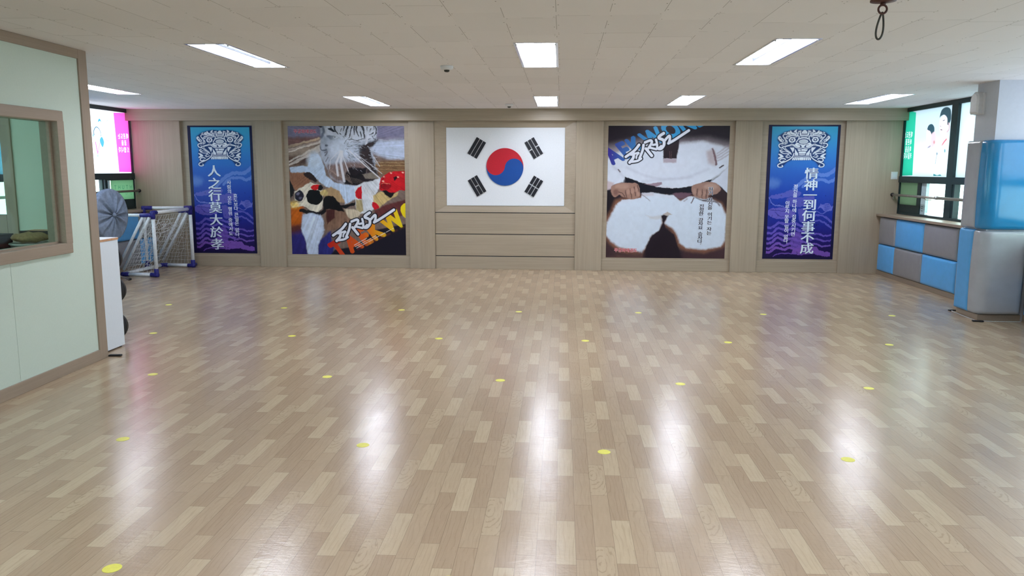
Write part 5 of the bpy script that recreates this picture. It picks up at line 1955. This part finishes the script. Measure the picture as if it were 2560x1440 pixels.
# left: children with medals and a pink strip (frame: detail 215,260 scale 8)
A = Art(640, 440, [(170, 264), (325, 281.5), (331, 432.5), (181, 435.5)], (250, 252, 252))
A.frame = (215, 260, 8)
P, L_, E_ = A.poly, A.line, A.ell
P([(600, 165), (1000, 165), (1000, 1362), (684, 1358)], (250, 84, 176), 3)
L_([(600, 168), (684, 1358)], 8, (150, 120, 140), 3)
TE = (70, 140, 160)
P([(300, 370), (310, 315), (332, 292), (352, 320), (370, 375), (345, 345), (322, 350)], TE, 5, 1, True)
L_([(225, 620), (222, 540), (262, 465), (310, 490), (345, 560), (355, 650)], 16, (56, 100, 122), 5, 1, True, 10)
P([(330, 720), (370, 660), (410, 760), (385, 870), (345, 800)], TE, 6, 1, True)
P([(190, 620), (215, 615), (222, 690)], TE, 6)
L_([(250, 770), (272, 900), (290, 1000)], 18, (196, 100, 190), 5)
L_([(335, 780), (310, 880), (290, 1000)], 14, (190, 120, 196), 5)
E_(288, 1040, 20, 28, (150, 190, 210), 8)
L_([(460, 360), (480, 325), (498, 345)], 8, (120, 150, 160), 5)
L_([(445, 435), (470, 500), (488, 610), (500, 470)], 6, (150, 140, 160), 5, 0.9, False)
L_([(428, 690), (462, 730), (500, 745)], 12, (180, 130, 180), 8)
L_([(100, 370), (135, 440), (155, 560)], 26, TE, 6)
L_([(140, 690), (120, 760)], 8, (200, 120, 200), 6)
L_([(195, 1160), (150, 1210)], 14, (210, 130, 210), 8)
P([(150, 1362), (940, 1358), (940, 1392), (150, 1392)], (252, 253, 253), 2)
tx = []
for s_, cx_, cy_ in (('태권도는', 772, 640), ('꿈을', 785, 775), ('드립니다', 780, 915)):
    for i, ch in enumerate(s_):
        w_ = 52
        tx.append(char_at(A, ch, cx_ + (len(s_) - 1) * w_ / 2 - i * w_, cy_, 80, (252, 250, 252), (0.025, 0.015), 0.0008, 0.62, True))
o = print_mesh('window_banner', A.img, (XL - 0.018, 10.10, 2.30), (0, 1.58, 0), (0, 0, -0.89), (1, 0, 0), paint_text(A, tx), 'film_pink')
tag(o, 'backlit window banner with a bright pink strip and children wearing medals', 'banner', 'printed films on the windows')
# green notice on the left lower pane with faint letters
A = Art(240, 140, [(275, 451), (330, 451), (330, 500.5), (275, 502)], (138, 182, 138))
A.frame = (230, 440, 12)
tx = []
for i, ch in enumerate('THUTH'):
    tx.append(char_at(A, ch, 670 + i * 112, 350, 110, (92, 150, 112), 0.02, 0.0008, 0.9))
for i, ch in enumerate('UU'):
    tx.append(char_at(A, ch, 975 + i * 140, 545, 90, (98, 156, 114), 0.0, 0.0008, 0.9))
o = print_mesh('green_notice', A.img, (XL + 0.008, 11.035, 1.31), (0, 0.61, 0), (0, 0, -0.285), (1, 0, 0), paint_text(A, tx), 'film_art')
tag(o, 'green film sheet with faint letters on the left lower window behind the fan', 'sheet')
